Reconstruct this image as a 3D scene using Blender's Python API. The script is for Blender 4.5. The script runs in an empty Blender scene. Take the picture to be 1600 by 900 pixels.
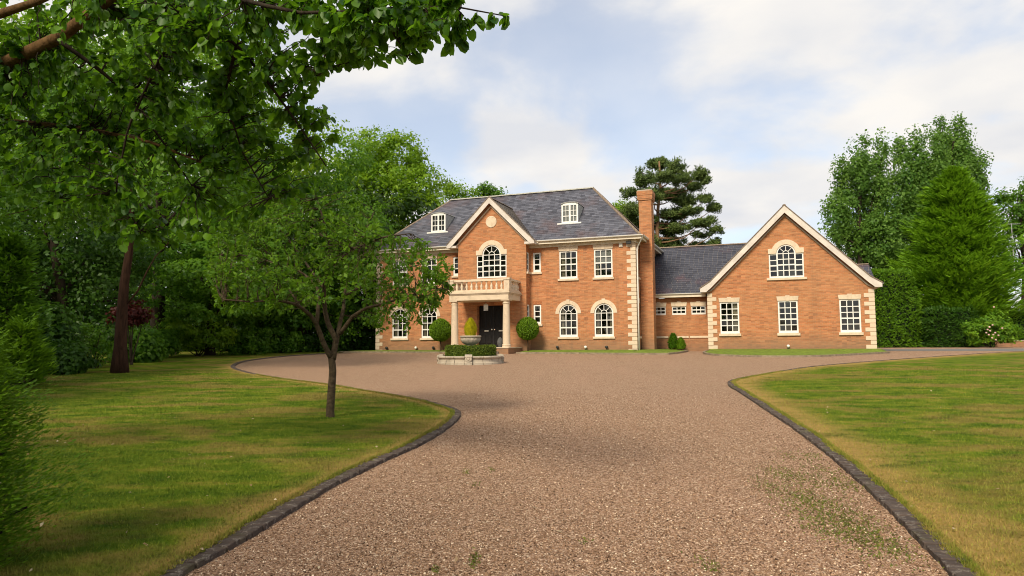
import bpy, bmesh, math, random
import numpy as np
from mathutils import Vector, Matrix, geometry
from mathutils.kdtree import KDTree

PI = math.pi
R = math.radians
scene = bpy.context.scene
col = scene.collection
random.seed(7)

# ------------------------------------------------------------------ camera
FPX = 1066.67                     # focal length in pixels of a 1600 px wide picture (24 mm lens)
EYE = Vector((0, 0, 1.6))
pitch, roll = math.atan(85 / FPX), R(0.35)
cF = Vector((0, math.cos(pitch), math.sin(pitch)))
cR0 = Vector((1, 0, 0))
cU0 = cR0.cross(cF)
cR = cR0 * math.cos(roll) - cU0 * math.sin(roll)
cU = cU0 * math.cos(roll) + cR0 * math.sin(roll)
cam = bpy.data.cameras.new("camera")
cam.lens, cam.sensor_width, cam.clip_end, cam.clip_start = 24.0, 36.0, 3000, 0.05
camo = bpy.data.objects.new("camera", cam)
col.objects.link(camo)
M3 = Matrix((cR, cU, -cF)).transposed()
camo.matrix_world = Matrix.Translation(EYE) @ M3.to_4x4()
scene.camera = camo

# ------------------------------------------------------------------ light
SUN_AZ = Vector((-0.42, -0.78))    # where the light comes from: behind the camera, to the left
SUN_EL = R(40)
SUN_STRENGTH, SUN_ANGLE, SKY_STRENGTH, EXPOSURE = 2.7, R(16), 0.075, 0.78
sl = bpy.data.lights.new("sun", 'SUN')
sl.energy, sl.angle, sl.color = SUN_STRENGTH, SUN_ANGLE, (1.0, 0.89, 0.70)
so = bpy.data.objects.new("sun", sl)
col.objects.link(so)
sd = Vector((SUN_AZ.x, SUN_AZ.y, 0)).normalized() * math.cos(SUN_EL) + Vector((0, 0, math.sin(SUN_EL)))
so.rotation_euler = sd.to_track_quat('Z', 'Y').to_euler()
so.location = (-20, -20, 30)

world = bpy.data.worlds.new("World")
scene.world = world
world.use_nodes = True
wn, wl = world.node_tree.nodes, world.node_tree.links
wn.clear()
def W(t, **k):
    n = wn.new(t)
    for a, b in k.items():
        setattr(n, a, b)
    return n
wout, wbg = W('ShaderNodeOutputWorld'), W('ShaderNodeBackground')
wbg.inputs['Strength'].default_value = SKY_STRENGTH
sky = W('ShaderNodeTexSky', sky_type='NISHITA', sun_disc=False, sun_elevation=SUN_EL,
        sun_rotation=math.atan2(SUN_AZ.x, SUN_AZ.y), air_density=1.0, dust_density=1.2, ozone_density=1.2)
tc = W('ShaderNodeTexCoord')
sep = W('ShaderNodeSeparateXYZ')
wl.new(tc.outputs['Generated'], sep.inputs[0])
zmax = W('ShaderNodeMath', operation='MAXIMUM'); zmax.inputs[1].default_value = 0.0
wl.new(sep.outputs['Z'], zmax.inputs[0])
zadd = W('ShaderNodeMath', operation='ADD'); zadd.inputs[1].default_value = 0.22
wl.new(zmax.outputs[0], zadd.inputs[0])
dx = W('ShaderNodeMath', operation='DIVIDE'); dy = W('ShaderNodeMath', operation='DIVIDE')
wl.new(sep.outputs['X'], dx.inputs[0]); wl.new(zadd.outputs[0], dx.inputs[1])
wl.new(sep.outputs['Y'], dy.inputs[0]); wl.new(zadd.outputs[0], dy.inputs[1])
cmb = W('ShaderNodeCombineXYZ')
wl.new(dx.outputs[0], cmb.inputs[0]); wl.new(dy.outputs[0], cmb.inputs[1])
cmb.inputs[2].default_value = 3.3
cn = W('ShaderNodeTexNoise'); cn.inputs['Scale'].default_value = 1.5
cn.inputs['Detail'].default_value = 9; cn.inputs['Roughness'].default_value = 0.52; cn.inputs['Distortion'].default_value = 0.25
wl.new(cmb.outputs[0], cn.inputs['Vector'])
cr = W('ShaderNodeMapRange'); cr.interpolation_type = 'SMOOTHSTEP'
for i, v in zip((1, 2, 3, 4), (0.37, 0.54, 0.50, 1.0)):
    cr.inputs[i].default_value = v
wl.new(cn.outputs['Fac'], cr.inputs[0])
cn2 = W('ShaderNodeTexNoise'); cn2.inputs['Scale'].default_value = 2.3; cn2.inputs['Detail'].default_value = 7
wl.new(cmb.outputs[0], cn2.inputs['Vector'])
cc = W('ShaderNodeMix', data_type='RGBA')
cc.inputs[6].default_value = (6.0, 6.1, 6.4, 1); cc.inputs[7].default_value = (7.7, 7.4, 7.0, 1)
cr2 = W('ShaderNodeMapRange'); cr2.inputs[1].default_value = 0.34; cr2.inputs[2].default_value = 0.62
wl.new(cn2.outputs['Fac'], cr2.inputs[0]); wl.new(cr2.outputs[0], cc.inputs[0])
wm = W('ShaderNodeMix', data_type='RGBA')
wl.new(cr.outputs[0], wm.inputs[0]); wsc = W('ShaderNodeVectorMath', operation='SCALE'); wsc.inputs['Scale'].default_value = 1.5; wl.new(sky.outputs[0], wsc.inputs[0]); wl.new(wsc.outputs[0], wm.inputs[6]); wl.new(cc.outputs[2], wm.inputs[7])
wl.new(wm.outputs[2], wbg.inputs['Color']); wl.new(wbg.outputs[0], wout.inputs[0])

vs = scene.view_settings
vs.view_transform, vs.look, vs.gamma, vs.use_curve_mapping = 'Standard', 'None', 1.0, False
vs.exposure = EXPOSURE
scene.render.engine = 'CYCLES'
scene.cycles.max_bounces = 5
scene.cycles.use_adaptive_sampling = True
scene.cycles.adaptive_threshold = 0.015
scene.cycles.filter_width = 1.05
scene.cycles.transparent_max_bounces = 8
scene.cycles.use_denoising = True

# ------------------------------------------------------------------ helpers
def at(px, py, depth):
    """point seen at a picture position, a given distance in front of the eye"""
    return EYE + cF * depth + cR * ((px - 800) / FPX * depth) + cU * ((450 - py) / FPX * depth)

def ter(Y):
    if Y < 34: return .0268 * Y
    if Y > 46: return 1.06
    t = (Y - 34) / 12
    return (2*t**3-3*t*t+1)*.9112 + (t**3-2*t*t+t)*12*.0268 + (-2*t**3+3*t*t)*1.06

class MB:
    def __init__(s): s.v, s.f = [], []
    def add(s, vs_, fs):
        o = len(s.v); s.v += [tuple(p) for p in vs_]; s.f += [tuple(i + o for i in f) for f in fs]; return s
    def box(s, x0, x1, y0, y1, z0, z1):
        return s.add([(x0,y0,z0),(x1,y0,z0),(x1,y1,z0),(x0,y1,z0),(x0,y0,z1),(x1,y0,z1),(x1,y1,z1),(x0,y1,z1)],
                     [(0,3,2,1),(4,5,6,7),(0,1,5,4),(1,2,6,5),(2,3,7,6),(3,0,4,7)])
    def bbox(s, x0, x1, y0, y1, z0, z1, c=.01):      # box with chamfered front (y0) edges
        a, b = x0 + c, x1 - c
        p = [(x0,y1,z0),(x1,y1,z0),(x1,y1,z1),(x0,y1,z1),(x0,y0+c,z0),(x1,y0+c,z0),(x1,y0+c,z1),(x0,y0+c,z1),
             (a,y0,z0+c),(b,y0,z0+c),(b,y0,z1-c),(a,y0,z1-c)]
        return s.add(p, [(0,3,2,1),(8,9,10,11),(4,5,9,8),(5,6,10,9),(6,7,11,10),(7,4,8,11),(0,1,5,4),(1,2,6,5),(2,3,7,6),(3,0,4,7)])
    def prism_y(s, poly, y0, y1):                    # polygon in x,z extruded along y (poly counter-clockwise seen from -y)
        n = len(poly)
        return s.add([(x, y0, z) for x, z in poly] + [(x, y1, z) for x, z in poly],
                     [tuple(range(n)), tuple(range(2*n-1, n-1, -1))] + [(i, i+n, (i+1) % n + n, (i+1) % n) for i in range(n)])
    def prism_z(s, poly, z0, z1):
        n = len(poly)
        return s.add([(x, y, z0) for x, y in poly] + [(x, y, z1) for x, y in poly],
                     [tuple(range(n-1, -1, -1)), tuple(range(n, 2*n))] + [(i, (i+1) % n, (i+1) % n + n, i + n) for i in range(n)])
    def tube(s, pts, rad, n=8, caps=True):
        pts = [Vector(p) for p in pts]; m = len(pts); vs_ = []; fs = []
        prev = None
        for i, p in enumerate(pts):
            t = (pts[min(i+1, m-1)] - pts[max(i-1, 0)]).normalized()
            if prev is None:
                a = t.orthogonal().normalized()
            else:
                a = (prev - t * prev.dot(t)).normalized()
            prev = a
            b = t.cross(a)
            r = rad[i] if hasattr(rad, '__len__') else rad
            for k in range(n):
                q = 2*PI*k/n
                vs_.append(p + (a*math.cos(q) + b*math.sin(q)) * r)
        for i in range(m-1):
            for k in range(n):
                fs.append((i*n+k, i*n+(k+1) % n, (i+1)*n+(k+1) % n, (i+1)*n+k))
        if caps:
            fs.append(tuple(range(n-1, -1, -1))); fs.append(tuple(range((m-1)*n, m*n)))
        return s.add(vs_, fs)
    def lathe(s, prof, cx=0, cy=0, n=16, z0=0):
        m = len(prof); vs_ = []; fs = []
        for r, z in prof:
            for k in range(n):
                q = 2*PI*k/n
                vs_.append((cx + r*math.cos(q), cy + r*math.sin(q), z0 + z))
        for i in range(m-1):
            for k in range(n):
                fs.append((i*n+k, i*n+(k+1) % n, (i+1)*n+(k+1) % n, (i+1)*n+k))
        fs.append(tuple(range(n-1, -1, -1))); fs.append(tuple(range((m-1)*n, m*n)))
        return s.add(vs_, fs)
    def mesh(s, name, m, smooth=False):
        me = bpy.data.meshes.new(name)
        me.from_pydata(s.v, [], s.f); me.update()
        if m: me.materials.append(m)
        if smooth:
            me.polygons.foreach_set('use_smooth', [True] * len(me.polygons))
        return me
    def build(s, name, m, parent=None, smooth=False, loc=(0,0,0), rot=None):
        return link(name, s.mesh(name, m, smooth), parent, loc, rot)

def link(name, me, parent=None, loc=(0,0,0), rot=None):
    o = bpy.data.objects.new(name, me); col.objects.link(o)
    o.location = loc
    if rot: o.rotation_euler = rot
    if parent: o.parent = parent
    return o

def tag(o, label=None, cat=None, group=None, kind=None):
    if label: o['label'] = label
    if cat: o['category'] = cat
    if group: o['group'] = group
    if kind: o['kind'] = kind
    return o

def empty(name, loc=(0,0,0), rz=0):
    o = bpy.data.objects.new(name, None); col.objects.link(o); o.location = loc; o.rotation_euler = (0,0,rz); o.empty_display_size = .3
    return o

def copy_tree(o, parent=None):
    c = o.copy(); col.objects.link(c); c.parent = parent
    for ch in list(o.children): copy_tree(ch, c)
    return c

# ------------------------------------------------------------------ materials
class NT:
    def __init__(s, name, rough=.6, spec=.3):
        s.m = bpy.data.materials.new(name); s.m.use_nodes = True
        s.n, s.l = s.m.node_tree.nodes, s.m.node_tree.links
        s.b = s.n['Principled BSDF']; s.out = s.n['Material Output']
        s.b.inputs['Roughness'].default_value = rough
        s.b.inputs['Specular IOR Level'].default_value = spec
    def N(s, t, **k):
        n = s.n.new(t)
        for a, b in k.items():
            if a.startswith('i_'): n.inputs[int(a[2:])].default_value = b
            else: setattr(n, a, b)
        return n
    def L(s, a, b): s.l.new(a, b)
    def coord(s, kind='Object', scale=None):
        t = s.N('ShaderNodeTexCoord')
        if scale is None: return t.outputs[kind]
        mp = s.N('ShaderNodeMapping'); mp.inputs['Scale'].default_value = scale
        s.L(t.outputs[kind], mp.inputs[0]); return mp.outputs[0]
    def noise(s, scale, detail=4, rough=.5, vec=None, dist=0):
        n = s.N('ShaderNodeTexNoise'); n.inputs['Scale'].default_value = scale; n.inputs['Detail'].default_value = detail
        n.inputs['Roughness'].default_value = rough; n.inputs['Distortion'].default_value = dist
        if vec is not None: s.L(vec, n.inputs['Vector'])
        return n.outputs['Fac']
    def ramp(s, fac, stops):
        r = s.N('ShaderNodeValToRGB'); e = r.color_ramp.elements
        while len(e) < len(stops): e.new(.5)
        for q, (p, c) in zip(e, stops):
            q.position = p; q.color = (*c, 1)
        s.L(fac, r.inputs[0]); return r.outputs[0]
    def mapr(s, fac, a, b, c=0, d=1):
        r = s.N('ShaderNodeMapRange'); 
        for i, v in zip((1,2,3,4), (a,b,c,d)): r.inputs[i].default_value = v
        s.L(fac, r.inputs[0]); return r.outputs[0]
    def mix(s, fac, a, b, mode='MIX'):
        x = s.N('ShaderNodeMix', data_type='RGBA', blend_type=mode)
        for v, i in ((fac,0),(a,6),(b,7)):
            if isinstance(v, (int, float)): x.inputs[i].default_value = v
            elif isinstance(v, tuple): x.inputs[i].default_value = (*v, 1)
            else: s.L(v, x.inputs[i])
        return x.outputs[2]
    def math(s, op, a, b=None):
        x = s.N('ShaderNodeMath', operation=op)
        for v, i in ((a,0),(b,1)):
            if v is None: continue
            if isinstance(v, (int, float)): x.inputs[i].default_value = v
            else: s.L(v, x.inputs[i])
        return x.outputs[0]
    def bump(s, h, strength=.3, dist=.01):
        b = s.N('ShaderNodeBump'); b.inputs['Strength'].default_value = strength; b.inputs['Distance'].default_value = dist
        s.L(h, b.inputs['Height']); s.L(b.outputs[0], s.b.inputs['Normal'])
    def color(s, c):
        if isinstance(c, tuple): s.b.inputs['Base Color'].default_value = (*c, 1)
        else: s.L(c, s.b.inputs['Base Color'])
        return s.m

def plain(name, c, rough=.6, var=.12, scale=6., spec=.3, metal=0):
    t = NT(name, rough, spec)
    n = t.noise(scale, 5, .6, t.coord())
    dark = tuple(x * (1 - var*1.5) for x in c); lite = tuple(min(1, x * (1 + var)) for x in c)
    t.b.inputs['Metallic'].default_value = metal
    t.color(t.mix(t.mapr(n, .3, .7), dark, lite))
    return t.m

def brick_mat():
    t = NT('brick_wall', .85, .15)
    tcn = t.N('ShaderNodeTexCoord')
    so_, sn = t.N('ShaderNodeSeparateXYZ'), t.N('ShaderNodeSeparateXYZ')
    t.L(tcn.outputs['Object'], so_.inputs[0]); t.L(tcn.outputs['Normal'], sn.inputs[0])
    side = t.math('GREATER_THAN', t.math('ABSOLUTE', sn.outputs[0]), .6)
    mx = t.N('ShaderNodeMix', data_type='FLOAT'); t.L(side, mx.inputs[0]); t.L(so_.outputs[0], mx.inputs[2]); t.L(so_.outputs[1], mx.inputs[3])
    cb = t.N('ShaderNodeCombineXYZ'); t.L(mx.outputs[0], cb.inputs[0]); t.L(so_.outputs[2], cb.inputs[1])
    br = t.N('ShaderNodeTexBrick'); br.offset = .5
    t.L(cb.outputs[0], br.inputs['Vector'])
    for k, v in (('Scale',1),('Mortar Size',.008),('Mortar Smooth',.3),('Brick Width',.225),('Row Height',.075),('Bias',-.1)):
        br.inputs[k].default_value = v
    br.inputs['Color1'].default_value = (.50,.190,.082,1); br.inputs['Color2'].default_value = (.36,.130,.048,1)
    br.inputs['Mortar'].default_value = (.36,.235,.135,1)
    # darker burnt headers, brick by brick
    fl = t.N('ShaderNodeVectorMath', operation='DIVIDE'); fl.inputs[1].default_value = (.225,.075,1); t.L(cb.outputs[0], fl.inputs[0])
    f2 = t.N('ShaderNodeVectorMath', operation='FLOOR'); t.L(fl.outputs[0], f2.inputs[0])
    wn_ = t.N('ShaderNodeTexWhiteNoise', noise_dimensions='2D'); t.L(f2.outputs[0], wn_.inputs['Vector'])
    burnt = t.mapr(wn_.outputs['Value'], .78, .97, 0, .6)
    c = t.mix(burnt, br.outputs['Color'], (.20,.085,.045))
    pale = t.mapr(wn_.outputs['Value'], .0, .16, .35, 0)
    c = t.mix(pale, c, (.56,.29,.13))
    big = t.noise(.45, 5, .6, tcn.outputs['Object'])
    c = t.mix(t.mapr(big, .40, .66, 0, .40), c, (.40,.225,.110))
    weather = t.noise(1.6, 6, .7, tcn.outputs['Object'])
    c = t.mix(t.mapr(weather, .55, .8, 0, .22), c, (.25,.13,.065))
    vst = t.noise(1., 5, .65, t.coord('Object', (2.6,2.6,.22)))
    c = t.mix(t.mapr(vst, .52, .72, 0, .42), c, (.22,.13,.075))
    rowst = t.noise(1., 3, .6, t.coord('Object', (1.3,1.3,15)))
    c = t.mix(t.mapr(rowst, .46, .66, 0, .34), c, (.20,.085,.040))
    rows2 = t.noise(1., 3, .6, t.coord('Object', (1.9,1.9,11)))
    c = t.mix(t.mapr(rows2, .52, .70, 0, .45), c, (.54,.275,.130))
    # soil splash along the foot of the walls, broken up by noise
    foot = t.math('ADD', so_.outputs[2], t.math('MULTIPLY', weather, -.8))
    c = t.mix(t.mapr(foot, -.35, .55, .65, 0), c, (.20,.135,.085))
    t.bump(br.outputs['Fac'], -.35, .006) if False else t.bump(t.math('SUBTRACT', 1, br.outputs['Fac']), .5, .006)
    return t.color(c)

def stone_mat(name, c, dirt=(.28,.22,.15), amt=.45):
    t = NT(name, .8, .2)
    o = t.coord(); oi = t.N('ShaderNodeObjectInfo')
    n = t.noise(3., 7, .65, o); n2 = t.noise(22., 4, .6, o)
    cc_ = t.mix(t.mapr(oi.outputs['Random'], 0, 1, 0, .6), c, tuple(x*.8 for x in c))
    cc_ = t.mix(t.mapr(n, .5, .78, 0, amt), cc_, dirt)
    t.bump(n2, .25, .01)
    return t.color(cc_)

def slate_mat(name='slate', c1=(.120,.122,.148), c2=(.045,.046,.060), c3=(.105,.070,.072)):
    t = NT(name, .55, .4)
    a = t.N('ShaderNodeAttribute', attribute_name='tint')
    o = t.coord()
    n = t.noise(.55, 5, .6, o)
    c = t.mix(a.outputs['Fac'], c2, c1)
    c = t.mix(t.mapr(n, .5, .66, 0, .75), c, c3)
    li = t.noise(5, 6, .7, o)
    c = t.mix(t.mapr(li, .62, .8, 0, .5), c, (.2,.19,.13))
    t.bump(t.noise(30, 3, .6, o), .2, .01)
    return t.color(c)

def leaf_mat(name, dark, light, trans=.35, rough=.5, warm=None, spec=.25):
    t = NT(name, rough, spec)
    a = t.N('ShaderNodeAttribute', attribute_name='tint')
    mid = tuple((x+y)/2 for x, y in zip(dark, light))
    stops = [(0, dark), (.55, mid), (1, light)]
    if warm: stops = [(0, dark), (.5, mid), (.9, light), (1, warm)]
    c = t.ramp(a.outputs['Fac'], stops)
    t.color(c)
    tr = t.N('ShaderNodeBsdfTranslucent')
    t.L(t.mix(.6, c, tuple(min(1, x*1.6) for x in light)), tr.inputs[0])
    ms = t.N('ShaderNodeMixShader'); ms.inputs[0].default_value = trans
    t.L(t.b.outputs[0], ms.inputs[1]); t.L(tr.outputs[0], ms.inputs[2]); t.L(ms.outputs[0], t.out.inputs[0])
    return t.m

def bark_mat(name, c1, c2, sc=(9,9,2.2)):
    t = NT(name, .9, .1)
    o = t.coord('Object', sc)
    n = t.noise(1.6, 8, .7, o, .6)
    t.bump(n, .9, .05)
    return t.color(t.ramp(n, [(.3, c1), (.55, c2), (.75, tuple(x*1.35 for x in c2))]))

M = {}
M['brick'] = brick_mat()
M['stone'] = stone_mat('sandstone', (.64,.515,.375), (.33,.26,.18), .7)
M['stone_grey'] = stone_mat('weathered_stone', (.42,.36,.28), (.10,.09,.07), .8)
M['white'] = plain('white_paint', (.74,.72,.67), .45, .06, 3)
M['barge'] = plain('barge_paint', (.58,.52,.46), .5, .12, 2)
M['cream'] = plain('cream_paint', (.68,.60,.47), .5, .10, 2)
M['slate'] = slate_mat()
M['ridge'] = plain('ridge_clay', (.20,.15,.11), .8, .4, 8)
M['lead'] = plain('lead_sheet', (.36,.36,.33), .6, .2, 6)
M['black'] = plain('black_door_paint', (.008,.007,.007), .45, .1, 3, .25)
M['brass'] = plain('pale_metal', (.7,.66,.58), .35, .1, 3, .5, .6)
M['dark'] = plain('dark_metal', (.03,.03,.03), .5, .1)
M['soffit'] = plain('soffit_paint', (.42,.36,.28), .7, .1)
M['curtain'] = plain('curtain_cloth', (.55,.47,.33), .9, .12)
M['blind'] = plain('blind_cloth', (.62,.60,.55), .9, .06)
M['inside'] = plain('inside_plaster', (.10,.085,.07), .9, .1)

def glass_mat():
    t = NT('window_glass', .03, .5)
    lw = t.N('ShaderNodeFresnel'); lw.inputs[0].default_value = 1.6
    gl = t.N('ShaderNodeBsdfGlossy'); gl.inputs['Roughness'].default_value = .03; gl.inputs[0].default_value = (.9,.93,.95,1)
    tr = t.N('ShaderNodeBsdfTransparent'); tr.inputs[0].default_value = (.75,.78,.76,1)
    oi = t.N('ShaderNodeObjectInfo')
    f = t.math('MULTIPLY', lw.outputs[0], 1.1)
    ms = t.N('ShaderNodeMixShader'); t.L(f, ms.inputs[0]); t.L(tr.outputs[0], ms.inputs[1]); t.L(gl.outputs[0], ms.inputs[2])
    t.L(ms.outputs[0], t.out.inputs[0])
    return t.m
M['glass'] = glass_mat()

def lawn_color(t, o):
    """mown grass with dry patches, in world metres; shared by the turf sheet and the blades"""
    mp = t.N('ShaderNodeMapping'); mp.inputs['Scale'].default_value = (.46,.80,.0); t.L(o, mp.inputs[0])
    n1 = t.noise(.8, 6, .62, mp.outputs[0], .3)
    n2 = t.noise(3.2, 6, .65, mp.outputs[0], .4)
    n3 = t.noise(16., 4, .7, o)
    g = t.ramp(n2, [(.32, (.028,.068,.004)), (.44, (.075,.128,.006)), (.54, (.120,.168,.010)), (.67, (.24,.215,.030))])
    g = t.mix(t.mapr(n1, .49, .58, 0, .74), g, t.mix(n2, (.12,.085,.020), (.34,.225,.070)))
    a = t.N('ShaderNodeAttribute', attribute_name='dry')
    dry = t.math('MINIMUM', t.math('MULTIPLY', a.outputs['Fac'], t.mapr(n2, .3, .55, .35, 1.3)), 1.0)
    g = t.mix(dry, g, (.36,.235,.075))
    g = t.mix(t.mapr(n3, .35, .7, 0, .35), g, (.060,.090,.010))
    return g
def lawn_mat():
    t = NT('lawn_turf', .95, .05)
    o = t.N('ShaderNodeNewGeometry').outputs['Position']
    t.bump(t.noise(45, 4, .7, o), .8, .04)
    return t.color(lawn_color(t, o))
def blade_mat():
    t = NT('grass_blade', .7, .15)
    o = t.N('ShaderNodeNewGeometry').outputs['Position']
    a = t.N('ShaderNodeAttribute', attribute_name='tint')
    c = t.mix(t.mapr(a.outputs['Fac'], 0, 1, 0, .75), lawn_color(t, o), (.20,.235,.022))
    return t.color(c)
def gravel_mat():
    t = NT('gravel_sheet', .9, .1)
    o = t.N('ShaderNodeNewGeometry').outputs['Position']
    v = t.N('ShaderNodeTexVoronoi'); v.inputs['Scale'].default_value = 80; t.L(o, v.inputs['Vector'])
    sp = t.N('ShaderNodeSeparateColor'); t.L(v.outputs['Color'], sp.inputs[0])
    c = t.ramp(sp.outputs[0], [(0, (.090,.050,.026)), (.3, (.24,.140,.080)), (.6, (.385,.238,.155)), (.88, (.53,.36,.245)), (1, (.72,.57,.41))])
    mpg = t.N('ShaderNodeMapping'); mpg.inputs['Scale'].default_value = (1.0,.22,1.0); t.L(o, mpg.inputs[0])
    n = t.noise(.55, 6, .6, mpg.outputs[0]); n2 = t.noise(1.7, 6, .65, o)
    c = t.mix(t.mapr(n, .4, .66, 0, .5), c, t.mix(.5, c, (.42,.255,.175)))
    c = t.mix(t.mapr(n2, .55, .75, 0, .4), c, (.20,.125,.085))
    n4 = t.noise(.9, 5, .7, o)
    c = t.mix(t.mapr(n4, .64, .76, 0, .35), c, (.20,.165,.06))
    t.bump(t.math('SUBTRACT', 1, v.outputs['Distance']), .9, .02)
    return t.color(c)
def stone_bits_mat():
    t = NT('gravel_stone', .8, .2)
    a = t.N('ShaderNodeAttribute', attribute_name='tint')
    c = t.ramp(a.outputs['Fac'], [(0, (.036,.018,.009)), (.3, (.155,.084,.046)), (.6, (.290,.172,.100)), (.84, (.48,.315,.198)), (1, (.84,.69,.51))])
    return t.color(c)
def kerb_mat():
    t = NT('kerb_brick', .9, .15)
    o = t.N('ShaderNodeNewGeometry').outputs['Position']; oi = t.N('ShaderNodeObjectInfo')
    n = t.noise(9, 6, .7, o); n2 = t.noise(17, 6, .75, o)
    c = t.mix(t.mapr(oi.outputs['Random'], 0, 1), (.060,.046,.040), (.085,.064,.054))
    c = t.mix(t.mapr(n, .5, .7, 0, .7), c, (.120,.085,.065))
    c = t.mix(t.mapr(n2, .53, .64, 0, .7), c, (.27,.235,.20))
    n3 = t.noise(1.6, 4, .6, o)
    c = t.mix(t.mapr(n3, .56, .72, 0, .5), c, (.085,.095,.025))
    t.bump(n2, .7, .03)
    return t.color(c)
M['lawn'], M['blade'], M['gravel'], M['bits'], M['kerb'] = lawn_mat(), blade_mat(), gravel_mat(), stone_bits_mat(), kerb_mat()
def soil_mat():
    t = NT('soil', .95, .05); o = t.N('ShaderNodeNewGeometry').outputs['Position']
    n = t.noise(2.2, 7, .7, o)
    t.bump(t.noise(14, 5, .7, o), .8, .06)
    return t.color(t.ramp(n, [(.3, (.035,.026,.015)), (.55, (.07,.06,.022)), (.75, (.05,.075,.015))]))
M['soil'] = soil_mat()
M['asphalt'] = plain('asphalt', (.16,.15,.14), .9, .2, 12)

M['slate_brown'] = slate_mat('slate_brown', (.105,.080,.062), (.065,.050,.040), (.125,.098,.058))
M['slate_dark'] = slate_mat('slate_dark', (.062,.064,.082), (.036,.037,.05), (.105,.052,.060))
M['ridge_pale'] = plain('ridge_pale', (.34,.33,.28), .8, .3, 6)
def lampglass():
    t = NT('lamp_glass', .1, .5); t.color((.62,.62,.56)); return t.m
M['lamp_glass'] = lampglass()

# ------------------------------------------------------------------ house frame
HA = math.atan(FPX / 2850.0)                      # the front is turned this far from the picture plane
HO = Vector((6.79, 37.33, 1.19))                  # foot of the main house's near front corner
hu, hd = Vector((math.cos(HA), -math.sin(HA), 0)), Vector((math.sin(HA), math.cos(HA), 0))
def HW(u_, d_, z_=0.0):
    return HO + hu*u_ + hd*d_ + Vector((0, 0, z_))

# ------------------------------------------------------------------ ground
def smooth_path(pts, step):
    P = [np.array(p, float) for p in pts]; P = [2*P[0]-P[1]] + P + [2*P[-1]-P[-2]]; out = []
    for i in range(1, len(P)-2):
        for t in np.linspace(0, 1, 40, endpoint=False):
            a, b, c, d = P[i-1], P[i], P[i+1], P[i+2]
            out.append(.5*((2*b)+(-a+c)*t+(2*a-5*b+4*c-d)*t*t+(-a+3*b-3*c+d)*t**3))
    out.append(P[-2]); out = np.array(out)
    s = np.concatenate([[0], np.cumsum(np.linalg.norm(np.diff(out, axis=0), axis=1))])
    q = np.arange(0, s[-1], step)
    return np.stack([np.interp(q, s, out[:, 0]), np.interp(q, s, out[:, 1])], 1)

KR = [(2.45,2.6),(2.60,3.4),(2.91,4.42),(3.22,5.51),(3.70,7.34),(4.25,9.82),(4.87,13.17),(5.36,15.9),(5.62,17.4),(6.2,18.9),(7.78,20.95),(10.14,23.72),(12.1,25.5),(15.9,28.4),(20.75,31.8),(26.4,35.4),(36,40)]
KL = [(-2.3,2.6),(-2.2,3.6),(-2.12,4.51),(-2.03,5.03),(-1.92,5.80),(-1.78,6.86),(-1.51,8.10),(-1.21,9.23),(-1.0,10.62),(-.92,11.8),(-1.01,12.6),(-1.39,13.45),(-2.25,14.9),(-3.81,16.9),(-4.79,18.2),(-6.92,20.5),(-9.2,23.6),(-10.9,26.9),(-11.9,31.0),(-11.6,35.6),(-10.2,40.2)]
KR = [(x-.08, y+.02) for x, y in KR]
KL = [(x-.06, y+.02) for x, y in KL]
pR, pL = smooth_path(KR, .083), smooth_path(KL, .083)

def dist_to(path, P):
    d = np.full(len(P), 1e9)
    for i in range(0, len(path), 3):
        d = np.minimum(d, (P[:, 0]-path[i, 0])**2 + (P[:, 1]-path[i, 1])**2)
    return np.sqrt(d)

def sheet(name, poly, dz, m, cuts_x=(), cuts_y=(), dry=None, zf=None, parent=None):
    bm = bmesh.new()
    vs_ = [bm.verts.new((x, y, 0)) for x, y in poly]
    bm.faces.new(vs_)
    bmesh.ops.triangulate(bm, faces=bm.faces[:])
    for x in cuts_x:
        bmesh.ops.bisect_plane(bm, geom=bm.verts[:]+bm.edges[:]+bm.faces[:], plane_co=(x,0,0), plane_no=(1,0,0))
    for y in cuts_y:
        bmesh.ops.bisect_plane(bm, geom=bm.verts[:]+bm.edges[:]+bm.faces[:], plane_co=(0,y,0), plane_no=(0,1,0))
    for v in bm.verts: v.co.z = (zf(v.co.x, v.co.y) if zf else ter(v.co.y)) + dz
    bmesh.ops.recalc_face_normals(bm, faces=bm.faces[:])
    me = bpy.data.meshes.new(name); bm.to_mesh(me); bm.free()
    if me.polygons[0].normal.z < 0: me.flip_normals()
    me.materials.append(m)
    if dry is not None:
        co = np.zeros(len(me.vertices)*3); me.vertices.foreach_get('co', co)
        at_ = me.attributes.new('dry', 'FLOAT', 'POINT'); at_.data.foreach_set('value', dry(co.reshape(-1, 3)).astype(np.float32))
    return link(name, me, parent)

def drybands(path, w):
    def f(P):
        d = dist_to(path, P)
        return np.clip(1.25 - (d - .10) / w, 0, 1)
    return f

YC = [0, 15, 30, 34, 36, 38, 40, 42, 44, 46]
tag(sheet('ground', [(-900,-60),(900,-60),(900,1500),(-900,1500)], -.06, M['soil'], (), YC), 'dark soil and rough ground under the trees', 'ground', kind='structure')
gd = sheet('gravel_drive', [(-2.7,-8),(3.0,-8)] + [tuple(p + np.array((.12, 0))) for p in pR[::6]] + [(44,44),(44,50),(10,52),(-12,46)] + [tuple(p - np.array((.12, 0))) for p in pL[::-6]],
           0, M['gravel'], (), YC + [3, 6, 9, 12, 20, 26])
tag(gd, 'pinkish brown gravel drive widening towards the house', 'drive', kind='structure')

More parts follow.
